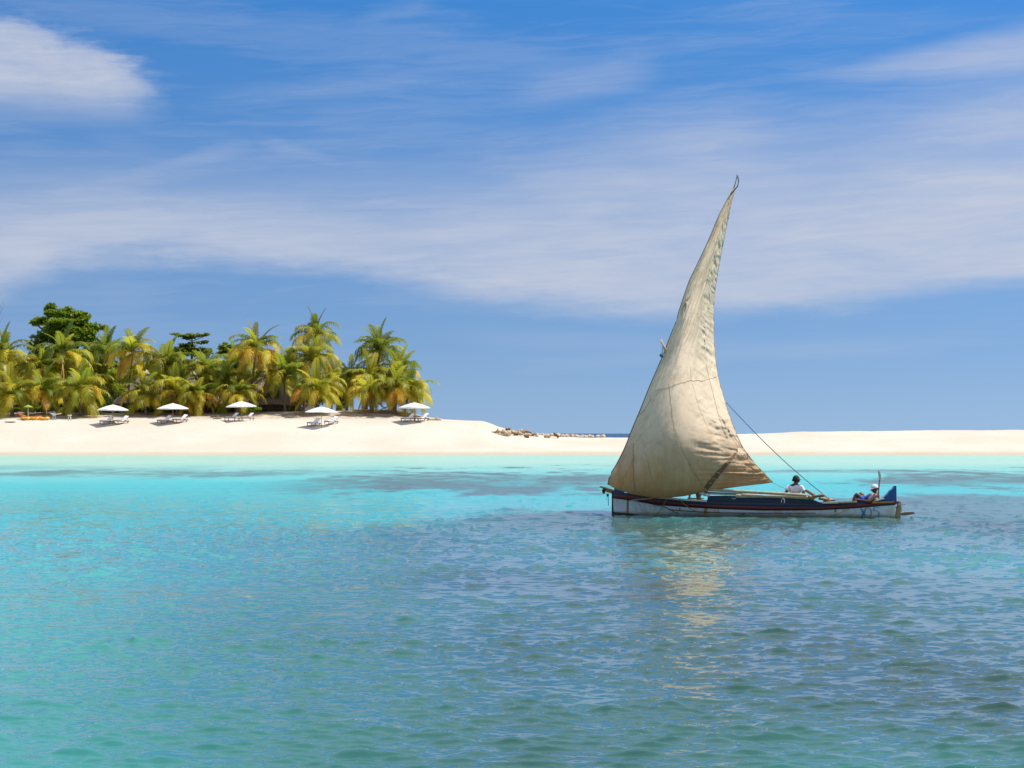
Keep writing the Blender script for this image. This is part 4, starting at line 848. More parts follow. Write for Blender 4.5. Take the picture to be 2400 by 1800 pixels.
def palm(cpx, cpy, Y, L, base_px=None, label=None, group=None, dry=0.2, dark=0.15, bend=0.0, nuts=0, tr=0.16, seed=1, counts=(3, 5, 6, 5, 3)):
    """coconut palm: crown centre at photo pixel, trunk down to the sand at distance Y; L = frond length in metres"""
    r = random.Random(seed); top = at(cpx, cpy, Y); f = foot(base_px if base_px is not None else cpx, Y); f.z -= 0.15
    root = empty('palm_tree', f); tag(root, label, 'palm tree', group); h = top - f; n = 9
    P = []
    for i in range(n + 1):
        t = i / n; P.append(Vector((h.x * t ** (1.0 + bend) if bend >= 0 else h.x * (1 - (1 - t) ** (1 - bend)), h.y * t, h.z * t)))
    mb = MB(); mb.tube(P, [tr * (1.55 if i == 0 else 1.15 if i == 1 else 1.0 - 0.25 * i / n) for i in range(n + 1)], 8); mb.build('trunk', PTRUNK, root)
    mb = MB(); mb.tube([h - Vector((0, 0, 0.35)), h - Vector((0, 0, 0.05)), h + Vector((0, 0, 0.35))], [tr * 0.9, tr * 1.7, tr * 0.5], 8); mb.build('crown_shaft', PBASE, root)
    for k in range(nuts):
        a = r.uniform(0, 6.28); MB().ball(h + Vector((math.cos(a) * 0.28, math.sin(a) * 0.28, -0.22 - 0.12 * r.random())), (0.12, 0.12, 0.15), 7, 5).build('coconut', NUT, root)
    for kd, cnt in zip(('spear', 'high', 'arch', 'low', 'hang'), counts):
        a0 = r.uniform(0, 6.28)
        cnt = cnt + (1 if kd in ('spear', 'hang') else 2)
        for k in range(cnt):
            q = r.random()
            if kd in ('hang', 'low'): mn = 'o' if q < (dry - 0.25) * 0.8 else 'y' if q < dry * 1.35 else 'g'
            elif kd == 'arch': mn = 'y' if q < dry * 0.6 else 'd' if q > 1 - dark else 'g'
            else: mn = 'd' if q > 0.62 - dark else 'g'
            o = bpy.data.objects.new('frond', FM[(kd, r.randrange(3), mn)]); COL.objects.link(o); o.parent = root
            s = L * 1.10 * r.uniform(0.80, 1.15) * (0.92 if kd == 'spear' else 1.0)
            o.location = h + Vector((0, 0, 0.12)); o.rotation_euler = (r.uniform(-.12, .12), r.uniform(-.12, .12), a0 + 6.283 * k / cnt + r.uniform(-.35, .35)); o.scale = (s, s, s)
    return root
G = 'coconut palms of the beach grove'
# tall palms that break the skyline
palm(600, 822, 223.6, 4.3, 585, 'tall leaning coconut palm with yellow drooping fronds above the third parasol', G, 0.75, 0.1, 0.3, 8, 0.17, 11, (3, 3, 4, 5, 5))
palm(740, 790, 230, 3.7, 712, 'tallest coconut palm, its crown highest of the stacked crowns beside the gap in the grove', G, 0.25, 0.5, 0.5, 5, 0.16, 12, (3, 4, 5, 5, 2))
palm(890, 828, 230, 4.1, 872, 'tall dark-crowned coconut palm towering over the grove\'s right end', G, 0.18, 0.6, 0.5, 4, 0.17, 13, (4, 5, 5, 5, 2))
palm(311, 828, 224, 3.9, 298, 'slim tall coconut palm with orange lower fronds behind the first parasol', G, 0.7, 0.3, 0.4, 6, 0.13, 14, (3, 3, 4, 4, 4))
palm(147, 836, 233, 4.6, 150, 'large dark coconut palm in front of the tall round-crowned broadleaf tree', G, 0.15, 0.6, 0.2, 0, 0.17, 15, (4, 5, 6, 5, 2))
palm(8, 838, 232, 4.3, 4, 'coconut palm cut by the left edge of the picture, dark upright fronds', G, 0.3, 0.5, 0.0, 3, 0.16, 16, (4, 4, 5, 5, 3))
# middle tier
palm(729, 848, 226, 3.9, 701, 'coconut palm with a bent grey trunk just below the tallest crown', G, 0.25, 0.2, 0.6, 3, 0.15, 21, (3, 5, 6, 5, 2))
palm(389, 864, 224, 4.6, 392, 'dark upright coconut palm between the first two thatched roofs', G, 0.15, 0.75, 0.0, 0, 0.17, 22, (5, 6, 5, 4, 2))
palm(482, 874, 224.2, 4.0, 486, 'coconut palm with one long straight upright frond, right of the middle thatched roof', G, 0.15, 0.4, 0.0, 0, 0.15, 23, (4, 4, 5, 4, 2))
palm(524, 906, 223.8, 3.9, 530, 'spreading coconut palm left of the third parasol', G, 0.2, 0.3, 0.0, 0, 0.16, 24, (4, 5, 6, 5, 2))
palm(666, 888, 224, 4.2, 668, 'dark coconut palm standing between the third and fourth parasols', G, 0.15, 0.6, 0.0, 0, 0.16, 25, (5, 5, 5, 4, 2))
palm(823, 893, 229, 3.7, 812, 'ragged coconut palm filling the low saddle between the two highest crowns', G, 0.35, 0.3, 0.2, 0, 0.15, 26, (2, 5, 6, 5, 3))
palm(866, 897, 226, 4.2, 858, 'coconut palm on a leaning trunk with sky showing under its fronds', G, 0.25, 0.25, 0.4, 4, 0.19, 27, (4, 5, 6, 5, 3))
palm(934, 884, 227, 4.2, 926, 'coconut palm at the right end of the grove with a tall pointed frond', G, 0.25, 0.35, 0.2, 4, 0.17, 28, (3, 4, 6, 6, 3))
palm(958, 921, 221, 3.7, 947, 'rightmost low coconut palm arching over the fifth parasol', G, 0.4, 0.15, 0.0, 2, 0.17, 29, (2, 4, 6, 7, 4))
palm(250, 838, 240, 4.0, 252, 'dark coconut palm half hidden right of the tall broadleaf tree', G, 0.1, 0.9, 0.0, 0, 0.15, 30, (4, 5, 5, 3, 1))
palm(100, 872, 231, 4.2, 98, 'coconut palm with yellowed arching fronds left of the leaning bamboo poles', G, 0.35, 0.2, 0.0, 0, 0.15, 31, (3, 5, 6, 5, 3))
palm(352, 880, 237, 3.8, 356, 'shaded coconut palm right of the leftmost thatched roof', G, 0.1, 0.5, 0.0, 0, 0.14, 32, (4, 5, 5, 3, 1))
# front row of short palms at the edge of the sand
palm(27, 932, 219.5, 4.0, 29, 'short thick coconut palm with brown fibre trunk left of the orange floats', G, 0.35, 0.05, 0.0, 0, 0.24, 41, (3, 5, 6, 5, 2))
palm(190, 923, 219.5, 4.3, 188, 'short full coconut palm just left of the first parasol, fronds touching the sand', G, 0.3, 0.1, 0.0, 0, 0.24, 42, (4, 6, 7, 6, 4))
palm(100, 922, 220.5, 3.7, 104, 'short coconut palm arching above the orange floats', G, 0.3, 0.2, 0.0, 0, 0.17, 43, (2, 4, 6, 5, 2))
palm(338, 930, 220.5, 3.8, 343, 'short coconut palm right of the first parasol', G, 0.4, 0.1, 0.0, 0, 0.20, 44, (3, 5, 6, 6, 3))
palm(412, 922, 220.5, 3.8, 415, 'short coconut palm rising behind the second parasol', G, 0.25, 0.2, 0.0, 0, 0.18, 45, (4, 5, 6, 5, 3))
palm(461, 932, 220.5, 3.4, 461, 'short yellow-green coconut palm right of the second parasol', G, 0.45, 0.05, 0.0, 0, 0.15, 46, (2, 5, 6, 5, 3))
palm(560, 930, 220.5, 3.3, 556, 'short coconut palm directly behind the third parasol', G, 0.4, 0.1, 0.0, 0, 0.16, 47, (3, 4, 6, 5, 3))
palm(744, 920, 220.5, 3.9, 742, 'short wide coconut palm behind the fourth parasol', G, 0.4, 0.05, 0.0, 0, 0.19, 48, (3, 5, 7, 6, 3))
palm(868, 921, 220.5, 3.2, 871, 'short coconut palm with a swollen base right of the fourth parasol', G, 0.5, 0.05, 0.0, 3, 0.26, 49, (2, 3, 5, 6, 4))
palm(926, 917, 220, 3.6, 925, 'short coconut palm with a thick base left of the fifth parasol', G, 0.5, 0.05, 0.0, 4, 0.25, 50, (3, 4, 6, 6, 4))
# infill behind, nothing tells these apart
rp_ = random.Random(77)
BACK = [(60, 880, 'behind the orange floats'), (205, 868, 'above the short full palm'), (285, 880, 'right above the first parasol'), (432, 880, 'against the left slope of the middle thatched roof'), (555, 868, 'left of the yellow drooping palm'), (578, 890, 'beside the trunk of the yellow drooping palm'),
        (632, 880, 'over the light green bush'), (700, 890, 'left of the bent grey trunk'), (780, 895, 'right of the stacked crowns'), (30, 872, 'beside the palm cut by the left picture edge'), (165, 885, 'right of the bamboo tripod'), (505, 888, 'near the straight upright frond'),
        (640, 912, 'low behind the light green bush'), (795, 915, 'low in the gap right of the fourth parasol'), (235, 895, 'left of the bright green shrub'), (372, 905, 'low between the first and second parasols'), (610, 905, 'low right of the third parasol')]
for k, (px_, py_, wh_) in enumerate(BACK):
    palm(px_, py_, 236 + rp_.uniform(-1, 8), rp_.uniform(3.4, 4.2), px_ + rp_.uniform(-6, 6), 'half-hidden coconut palm in the back row, ' + wh_, G, 0.2, 0.4, 0.0, 0, 0.14, 100 + k, (3, 4, 6, 5, 2))

# ---------------------------------------------------------------- broadleaf trees and shrubs
def leaves(mb, c, rad, n, size, r, flat=0.5):
    c = Vector(c)
    for _ in range(n):
        d = Vector((r.gauss(0, 1), r.gauss(0, 1), r.gauss(0, 1))); d.normalize(); d *= r.random() ** 0.45
        p = c + Vector((d.x * rad[0], d.y * rad[1], d.z * rad[2]))
        a = Vector((r.gauss(0, 1), r.gauss(0, 1), r.gauss(0, flat))).normalized(); b = a.cross(Vector((r.gauss(0, .4), r.gauss(0, .4), 1))).normalized()
        s = size * r.uniform(0.6, 1.3); mb.addm([p - a * s, p - b * s * 0.45, p + a * s, p + b * s * 0.45], [(0, 1, 2, 3)])
def tree(name, base, limbs, clumps, mat, label, cat='tree', group=None, seed=5, size=0.22, dens=1.0, trunk_r=0.3):
    """limbs: polylines of world points with radii; clumps: (centre, radii)"""
    r = random.Random(seed); root = empty(name, base); tag(root, label, cat, group)
    mb = MB()
    for pts, rs in limbs: mb.tube([Vector(p) - base for p in pts], rs, 7)
    mb.build('trunk', BARK, root)
    mb = MB()
    for c, rad in clumps:
        vol = rad[0] * rad[1] * rad[2]; n = int(dens * 420 * vol ** 0.62) + 20; leaves(mb, Vector(c) - base, rad, n, size, r)
        for _ in range(5):                        # satellite sprays roughen the outline
            d = Vector((r.gauss(0, 1), r.gauss(0, 1), r.gauss(0, 0.6))).normalized(); leaves(mb, Vector(c) - base + Vector((d.x * rad[0], d.y * rad[1], d.z * rad[2])) * 1.05, (rad[0] * .35, rad[1] * .35, rad[2] * .35), max(8, n // 14), size * 0.9, r)
    tag(mb.build('crown', mat, root, False), kind='stuff'); return root
def spread(Yt, pts, hm_=1.0): return [(at(x, y, Yt + dy_), (w * Yt / FPX, w * 0.8 * Yt / FPX, h_ * hm_ * Yt / FPX)) for x, y, w, h_, dy_ in pts]
Yt = 247; b0 = foot(160, Yt); T_ = lambda x, y, d=0: at(x, y, Yt + d)
tree('broadleaf_tree', b0, [([b0, T_(162, 900), T_(158, 840), T_(150, 780), T_(140, 735)], [0.55, 0.45, 0.38, 0.25, 0.12]), ([T_(158, 850), T_(190, 800), T_(225, 772)], [0.28, 0.2, 0.1]), ([T_(156, 830), T_(120, 790), T_(85, 760)], [0.25, 0.18, 0.1]), ([T_(152, 800), T_(180, 760), T_(198, 740)], [0.2, 0.14, 0.07])],
     spread(Yt, [(120, 720, 14, 8, 0), (142, 735, 22, 9, -1), (170, 738, 22, 9, 1), (198, 742, 15, 8, 0), (100, 752, 26, 8, 1), (140, 757, 30, 9, -2), (180, 762, 28, 9, 0), (215, 768, 24, 9, -1), (243, 769, 9, 5, 0), (85, 756, 14, 5, 0), (105, 790, 26, 12, -1), (150, 790, 34, 14, 2), (195, 795, 30, 12, -2), (220, 806, 22, 9, 0), (85, 812, 22, 12, 0), (240, 810, 10, 5, 0), (150, 830, 40, 20, 2), (95, 840, 24, 14, 0), (215, 832, 30, 14, 2), (125, 772, 26, 10, -2), (165, 776, 28, 10, -2), (205, 780, 20, 10, -2), (118, 735, 14, 7, -1), (160, 725, 10, 5, 0), (190, 755, 18, 8, -1)], 1.45), LEAF_G, 'tall round-crowned broadleaf tree rising above the palms at left', 'tree', None, 51, 0.30)
Yt = 250; b0 = foot(448, Yt)
tree('broadleaf_tree', b0, [([b0, T_(449, 880), T_(450, 830), T_(450, 795), T_(448, 785)], [0.3, 0.25, 0.16, 0.09, 0.05]), ([T_(450, 800), T_(425, 788), T_(405, 783)], [0.06, 0.05, 0.03]), ([T_(450, 800), T_(475, 790), T_(487, 784)], [0.06, 0.05, 0.03])],
     spread(Yt, [(412, 783, 12, 2.2, 0), (428, 787, 14, 3, -1), (446, 786, 16, 6, 0), (466, 786, 16, 4, 1), (484, 784, 7, 3.5, 0), (440, 793, 14, 3, 0), (470, 803, 16, 3, 0), (482, 801, 6, 3, 0), (440, 812, 20, 8, 0), (432, 822, 30, 12, 0), (470, 825, 30, 12, 1)]), LEAF_G, 'flat-topped tree with a thin bare stem above the middle thatched roof', 'tree', None, 52, 0.26)
Yt = 252
for px_, py_, w_, h_, lb in ((412, 832, 36, 16, 'dark broadleaf tree behind the palms left of the flat-topped tree'), (545, 822, 40, 16, 'dark broadleaf tree filling the skyline left of the yellow drooping palm'), (655, 832, 34, 18, 'broadleaf tree showing right of the yellow drooping palm'), (665, 858, 26, 20, 'dark leafy tree beside the stacked palm crowns')):
    b0 = foot(px_, Yt); q = random.Random(px_ + py_)
    tree('broadleaf_tree', b0, [([b0, T_(px_, 880), T_(px_, py_)], [0.3, 0.22, 0.1])], spread(Yt, [(px_ + q.uniform(-w_, w_), py_ + q.uniform(-h_ * .6, h_), q.uniform(10, 18), q.uniform(6, 10), q.uniform(-2, 2)) for _ in range(12)]), LEAF_G, lb, 'tree', 'broadleaf trees behind the palms', px_, 0.26)
# bare tree at the left edge, only its twigs reach into the picture
b0 = foot(-40, 238); T_ = lambda x, y, d=0: at(x, y, 238 + d); q = random.Random(9); root = empty('bare_tree', b0); tag(root, 'leafless tree at the left edge with thin twigs against the sky', 'tree'); mb = MB()
mb.tube([T_(-40, 960) - b0, T_(-42, 850) - b0, T_(-34, 760) - b0], [0.3, 0.22, 0.12], 7); mb.build('trunk', BARK, root)
for sx_, sy_, ex, ey in ((-34, 770, 2, 688), (-34, 780, 8, 705), (-36, 800, 11, 712), (-36, 760, -8, 680), (-38, 820, 6, 745)):
    a_, e_ = T_(sx_, sy_) - b0, T_(ex, ey) - b0; pm = a_.lerp(e_, 0.55) + Vector((-0.1, 0.2, -0.3)); MB().tube([a_, pm, e_], [0.06, 0.035, 0.012], 5).build('twig', BARK, root)
# shrubs
def shrub(px_, py_, Y_, w_, h_, mat, label, group, n=9, size=0.16):
    q = random.Random(int(px_ * 7 + py_)); b0 = foot(px_, Y_); T2 = lambda x, y, d=0: at(x, y, Y_ + d)
    return tree('shrub', b0, [([b0, T2(px_ + k * 4, py_ + h_ * 0.3)], [0.05, 0.02]) for k in (-1, 0, 1)], spread(Y_, [(px_ + q.uniform(-w_, w_) * 0.8, py_ + q.uniform(-h_, h_) * 0.8, q.uniform(.35, .6) * w_, q.uniform(.35, .6) * h_, q.uniform(-1, 1)) for _ in range(n)]), mat, label, 'shrub', group, int(px_), size, 0.8)
SG = 'shrubs among the palms'
shrub(272, 900, 228, 20, 32, LEAF_B, 'bright green shrub left of the leftmost thatched roof', SG); shrub(252, 944, 225, 12, 12, LEAF_B, 'small lime green shrub at the sand edge above the first parasol', SG, 6)
shrub(632, 932, 227, 22, 24, LEAF_B, 'light green bush right of the third parasol', SG); shrub(596, 959, 220, 14, 7, LEAF_B, 'low bright green bush under the third parasol', SG, 6, 0.12)
shrub(704, 912, 229, 14, 18, LEAF_B, 'light green shrub between bare palm trunks left of the fourth parasol', SG); shrub(690, 935, 228, 18, 20, LEAF_D, 'dark rounded shrub left of the fourth parasol', SG)
for k, px_ in enumerate(range(10, 800, 46)):
    shrub(px_, 925 + 8 * math.sin(px_), 236 + (k % 3) * 2, 30, 34, LEAF_D, 'dark green undergrowth shrub behind the front palms', SG, 9, 0.24)
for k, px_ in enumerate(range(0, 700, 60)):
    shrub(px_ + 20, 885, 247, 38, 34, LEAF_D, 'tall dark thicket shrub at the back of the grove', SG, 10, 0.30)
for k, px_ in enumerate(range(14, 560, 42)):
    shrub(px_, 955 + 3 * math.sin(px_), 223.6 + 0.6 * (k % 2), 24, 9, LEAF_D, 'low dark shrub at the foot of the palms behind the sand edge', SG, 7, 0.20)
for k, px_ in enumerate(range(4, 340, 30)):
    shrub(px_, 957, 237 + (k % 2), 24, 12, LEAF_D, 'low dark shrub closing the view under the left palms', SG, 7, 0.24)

# ================================================================== thatched huts
THATCH = simple('grey_brown_thatch', (0.36, 0.27, 0.235), (0.25, 0.18, 0.155), 3, 0.95, 0.08, 9, stretch=(1, 1, 0.25)); CAPW = simple('white_ridge_cap', (0.78, 0.76, 0.74), (0.66, 0.63, 0.60), 4, 0.7); HUTWALL = simple('hut_wall_wood', (0.16, 0.10, 0.06), (0.10, 0.06, 0.04), 5, 0.8, 0.01, 10, stretch=(4, 4, 1))
DOOR = simple('hut_door', (0.07, 0.045, 0.03), (0.05, 0.03, 0.02), 5, 0.7)
def hut(px_, py_, Y_, rad, drop, label, seed):
    r = random.Random(seed); ap = at(px_, py_, Y_); g = foot(px_, Y_); root = empty('thatched_hut', g); tag(root, label, 'hut', 'thatched huts inside the grove'); apl = ap - g
    mb = MB(); n = 28; layers = 6
    for k in range(layers):                        # overlapping courses of thatch
        t0 = k / layers; t1 = (k + 1.18) / layers; r0, r1 = rad * t0 + 0.12, rad * t1 + 0.05; z0, z1 = apl.z - drop * t0 ** 0.92, apl.z - drop * t1 ** 0.92
        vs = []
        for i in range(n):
            a = 6.283 * i / n; j_ = r.uniform(-0.06, 0.06)
            vs += [Vector((math.cos(a) * r0, math.sin(a) * r0, z0 + 0.04)), Vector((math.cos(a) * (r1 + j_), math.sin(a) * (r1 + j_), z1 + j_)), Vector((math.cos(a) * (r1 - 0.12), math.sin(a) * (r1 - 0.12), z1 - 0.10 + j_))]
        fs = []
        for i in range(n):
            a, b = i * 3, ((i + 1) % n) * 3; fs += [(a, a + 1, b + 1, b), (a + 1, a + 2, b + 2, b + 1)]
        mb.addm(vs, fs)
    rf = mb.build('roof', THATCH, root, False)
    mb = MB(); mb.tube([apl + Vector((0, 0, -0.62)), apl + Vector((0, 0, -0.25)), apl + Vector((0, 0, 0.22))], [0.78, 0.46, 0.04], 12); mb.build('ridge_cap', CAPW, rf)
    wz = apl.z - drop + 0.3; mb = MB(); mb.tube([Vector((0, 0, -0.2)), Vector((0, 0, wz))], rad * 0.80, 20); mb.build('wall', HUTWALL, root)
    for k in range(6):
        a = 6.283 * (k + 0.25) / 6; mb = MB(); mb.tube([Vector((math.cos(a) * rad * 0.92, math.sin(a) * rad * 0.92, -0.2)), Vector((math.cos(a) * rad * 0.92, math.sin(a) * rad * 0.92, wz + 0.1))], 0.09, 7); mb.build('post', BARK, root)
    MB().box((0.3, -rad * 0.805, 1.0), (1.0, 0.10, 2.0)).build('door', DOOR, root, False)
hut(341, 868, 229.5, 4.3, 4.4, 'leftmost thatched hut, white ridge cap beside the slim orange-fronded palm', 1)
hut(450, 869, 229.5, 4.5, 4.5, 'thatched hut in the middle of the grove with its cone roof most exposed', 2)
hut(556, 872, 238.5, 3.4, 3.8, 'small white-capped thatched hut left of the yellow drooping palm', 3)
hut(620, 870, 229.5, 4.3, 4.4, 'rightmost thatched hut, roof right of the yellow drooping palm', 4)

# ================================================================== parasols and loungers
PARA = simple('white_parasol_cloth', (0.82, 0.82, 0.82), (0.78, 0.78, 0.78), 5, 0.9, 0.0, trans=0.18); POLEW = simple('parasol_wood', (0.42, 0.25, 0.12), (0.30, 0.17, 0.08), 12, 0.6); CUSH = simple('white_cushion', (0.78, 0.78, 0.80), (0.70, 0.70, 0.74), 6, 0.9); LFRAME = simple('teak_frame', (0.22, 0.11, 0.05), (0.15, 0.075, 0.035), 12, 0.6)
def make_parasol():
    root = empty('parasol', (0, 0, 0)); s = 1.42; zt, ze = 2.42, 1.78
    mb = MB(); n = 6; vs = []
    cor = [Vector((-s, -s, ze)), Vector((s, -s, ze)), Vector((s, s, ze)), Vector((-s, s, ze))]; ap = Vector((0, 0, zt))
    for i in range(4):                             # four cloth gores sagging between ribs, short scalloped hem
        a, b = cor[i], cor[(i + 1) % 4]; pv = []
        for k in range(n + 1):
            for j in range(n + 1):
                e = a.lerp(b, j / n); p = ap.lerp(e, k / n); p.z -= 0.10 * math.sin(math.pi * j / n) * (k / n) * math.sin(math.pi * min(1, k / n * 0.9 + 0.1)) - 0.06 * math.sin(math.pi * k / n) ; pv.append(p)
        hem = [pv[n * (n + 1) + j] + Vector((0, 0, -0.09 - 0.03 * math.sin(math.pi * j / n))) for j in range(n + 1)]
        fs = [(k * (n + 1) + j, k * (n + 1) + j + 1, (k + 1) * (n + 1) + j + 1, (k + 1) * (n + 1) + j) for k in range(n) for j in range(n)] + [(n * (n + 1) + j, n * (n + 1) + j + 1, (n + 1) * (n + 1) + j + 1, (n + 1) * (n + 1) + j) for j in range(n)]
        mb.addm(pv + hem, fs)
    cn = mb.build('canopy', PARA, root, False)
    MB().tube([(0, 0, -0.3), (0, 0, zt + 0.02)], 0.035, 8).build('pole', POLEW, root); MB().tube([(0, 0, zt), (0, 0, zt + 0.14)], [0.05, 0.015], 7).build('finial', POLEW, root)
    for c in cor:
        MB().tube([Vector((0, 0, zt - 0.08)), c + Vector((0, 0, -0.05)) - Vector((c.x, c.y, 0)) * 0.03], 0.016, 5).build('rib', POLEW, root); MB().tube([Vector((0, 0, 1.72)), ap.lerp(c, 0.5) + Vector((0, 0, -0.06))], 0.014, 5).build('strut', POLEW, root)
    return root
def make_lounger():
    root = empty('sun_lounger', (0, 0, 0)); w = 0.34
    mb = MB(); [mb.box((0, s * w, 0.30), (1.95, 0.06, 0.08)) for s in (-1, 1)]; mb.box((-0.95, 0, 0.30), (0.05, 0.74, 0.08)); mb.box((0.95, 0, 0.30), (0.05, 0.74, 0.08)); mb.build('frame', LFRAME, root, False)
    for x in (-0.8, 0.75):
        for s in (-1, 1): MB().box((x, s * w * 0.97, 0.13), (0.07, 0.06, 0.34)).build('leg', LFRAME, root, False)
    for k in range(7): MB().box((-0.82 + k * 0.17, 0, 0.335), (0.09, 0.62, 0.02)).build('slat', LFRAME, root, False)
    M = Matrix.Rotation(math.radians(-42), 3, 'Y'); mb = MB(); mb.box(Vector((0.27, 0, 0.36)) + M @ Vector((0.40, 0, 0.0)), (0.82, 0.62, 0.03), M); br = mb.build('backrest', LFRAME, root, False)
    MB().tube([(0.70, -0.26, 0.70), (0.92, -0.26, 0.30)], 0.018, 5).build('prop', LFRAME, br); MB().tube([(0.70, 0.26, 0.70), (0.92, 0.26, 0.30)], 0.018, 5).build('prop', LFRAME, br)
    def cushion(c, sx_, sy_, sz_, M=None):
        mb = MB(); n = 8; vs = []
        for k in range(n):
            for j in range(n):
                u_, v_ = k / (n - 1) * 2 - 1, j / (n - 1) * 2 - 1; bul = (1 - abs(u_) ** 6) * (1 - abs(v_) ** 6); vs.append((u_, v_, bul))
        top = [Vector((a * sx_ / 2, b * sy_ / 2, sz_ * (0.25 + 0.75 * c_) / 1)) for a, b, c_ in vs]; bot = [Vector((a * sx_ / 2, b * sy_ / 2, 0)) for a, b, c_ in vs]
        P = [Vector(c) + (M @ p if M is not None else p) for p in top + bot]; N_ = n * n; fs = []
        for k in range(n - 1):
            for j in range(n - 1): q = k * n + j; fs += [(q, q + n, q + n + 1, q + 1), (N_ + q, N_ + q + 1, N_ + q + n + 1, N_ + q + n)]
        for j in range(n - 1): fs += [(j, j + 1, N_ + j + 1, N_ + j), ((n - 1) * n + j + 1, (n - 1) * n + j, N_ + (n - 1) * n + j, N_ + (n - 1) * n + j + 1), (j * n, N_ + j * n, N_ + (j + 1) * n, (j + 1) * n), (j * n + n - 1, (j + 1) * n + n - 1, N_ + (j + 1) * n + n - 1, N_ + j * n + n - 1)]
        mb.addm(P, fs); return mb
    cushion((-0.33, 0, 0.35), 1.22, 0.64, 0.10).build('seat_cushion', CUSH, root); cushion(Vector((0.27, 0, 0.375)) + M @ Vector((0.40, 0, 0.015)), 0.84, 0.64, 0.10, M).build('back_cushion', CUSH, root)
    return root
def copy_tree(o, parent=None):
    c = o.copy(); COL.objects.link(c); c.parent = parent
    for ch_ in list(o.children): copy_tree(ch_, c)
    return c
para0 = make_parasol(); lounge0 = make_lounger()
PS = [(264, 209.5, 'first white square parasol counted from the left, in front of the dense palms'), (405, 210.5, 'second white square parasol from the left, in front of short palms'), (566, 212.5, 'third white square parasol from the left, beside the low green bush'), (753, 208.0, 'fourth white square parasol from the left, pole low on the open sand'), (971, 211.0, 'rightmost white square parasol at the end of the palm grove')]
names = ['first', 'second', 'third', 'fourth', 'rightmost']
LS = [[(250, 209.6), (284, 209.8)], [(385, 210.2), (422, 210.8)], [(543, 212.2), (578, 212.4)], [(735, 208.6), (776, 209.4)], [(956, 211.4), (988, 211.6)]]
LA = [0.98, 0.90, 0.80, 0.98, 0.78]
used = [False, False]
for i, (px_, Y_, lb) in enumerate(PS):
    o = para0 if not used[0] else copy_tree(para0); used[0] = True
    o.location = foot(px_, Y_); o.rotation_euler = (0.015 * math.sin(i * 3), 0.02 * math.sin(i * 5 + 1), math.radians(45 + (-6, -4, -10, 12, -8)[i])); tag(o, lb, 'parasol', 'white parasols along the beach')
    for k, (lx, ly) in enumerate(LS[i]):
        l = lounge0 if not used[1] else copy_tree(lounge0); used[1] = True
        p = foot(lx, ly); sl_ = (gz(p.x, p.y + 0.6) - gz(p.x, p.y - 0.6)) / 1.2
        l.location = p + Vector((0, 0, 0.03)); l.rotation_euler = (0.0, 0.0, LA[i] + (0.04, -0.03)[k]); l.rotation_euler.x = math.atan(sl_) * 0.6
        tag(l, ('left' if k == 0 else 'right') + ' cushioned teak sun lounger under the ' + names[i] + ' parasol' + (' from the left' if i < 4 else ''), 'sun lounger', 'sun loungers under the parasols')

# ================================================================== things lying on the beach
ORANGE = simple('orange_plastic', (0.86, 0.42, 0.012), (0.80, 0.36, 0.01), 4, 0.45); WPL = simple('white_plastic', (0.78, 0.78, 0.78), (0.7, 0.7, 0.72), 5, 0.5); LIME = simple('lime_cloth', (0.42, 0.55, 0.10), (0.34, 0.46, 0.08), 5, 0.8, trans=0.3); REDC = simple('red_orange_fabric', (0.55, 0.08, 0.03), (0.75, 0.30, 0.12), 2.2, 0.8); YEL = simple('yellow_plastic', (0.55, 0.40, 0.05), (0.45, 0.32, 0.03), 5, 0.5)
def beach(name, px_, Y_, label, cat, group=None, rz=0.0):
    f = foot(px_, Y_); o = empty(name, f, rz); return tag(o, label, cat, group)
FL = ['leftmost orange float of the row left of the first parasol', 'orange float in the middle of the row beneath the palms', 'rightmost orange float of the row beneath the palms']
for k, (px_, wd_) in enumerate(((61, 1.4), (83, 1.2), (104, 1.3))):
    o = beach('beach_float', px_, 212.5, FL[k], 'float', 'orange floats on the sand', 0.1 * k)
    n = 22; P = [Vector((math.cos(6.283 * i / n) * wd_ * 0.36, math.sin(6.283 * i / n) * 0.42, 0.20 + 0.05 * math.sin(6.283 * i / n * 2 + k))) for i in range(n + 1)]
    MB().tube(P, 0.19, 10, False).build('ring', ORANGE, o); MB().ball((0.1 * k - 0.1, 0, 0.20), (wd_ * 0.34, 0.36, 0.13), 12, 8).build('floor', ORANGE, o); MB().tube([(-wd_ * 0.3, -0.5, 0.33), (0, -0.6, 0.30), (wd_ * 0.3, -0.5, 0.33)], 0.014, 5).build('grab_line', WHITE_ROPE, o)
def board(px_, Y_, L, w, h, rz, label, name='surfboard', mat=WPL):
    o = beach(name, px_, Y_, label, 'board', None, rz); mb = MB(); n = 14; P = []
    vs = []; 
    for i in range(n + 1):
        t = i / n * 2 - 1; ww = w / 2 * (1 - abs(t) ** 2.6) ** 0.6 + 0.01; zz_ = h + 0.10 * t * t
        vs += [Vector((t * L / 2, -ww, zz_)), Vector((t * L / 2, 0, zz_ + 0.05)), Vector((t * L / 2, ww, zz_)), Vector((t * L / 2, 0, zz_ - 0.04))]
    fs = [(i * 4 + k, i * 4 + (k + 1) % 4, (i + 1) * 4 + (k + 1) % 4, (i + 1) * 4 + k) for i in range(n) for k in range(4)]; mb.addm(vs, fs); mb.build('deck', mat, o)
    MB().prism([Vector((-L * 0.42, 0, h + 0.02)), Vector((-L * 0.36, 0, h + 0.02)), Vector((-L * 0.43, 0, h - 0.10))], (0, 0.02, 0)).build('skeg', mat, o, False); return o
board(25, 210.6, 1.5, 0.55, 0.10, 0.1, 'small white board lying flat on the sand at far left')
board(131, 214.5, 1.35, 0.6, 0.72, 0.0, 'white board resting on two white stands beside the orange floats')
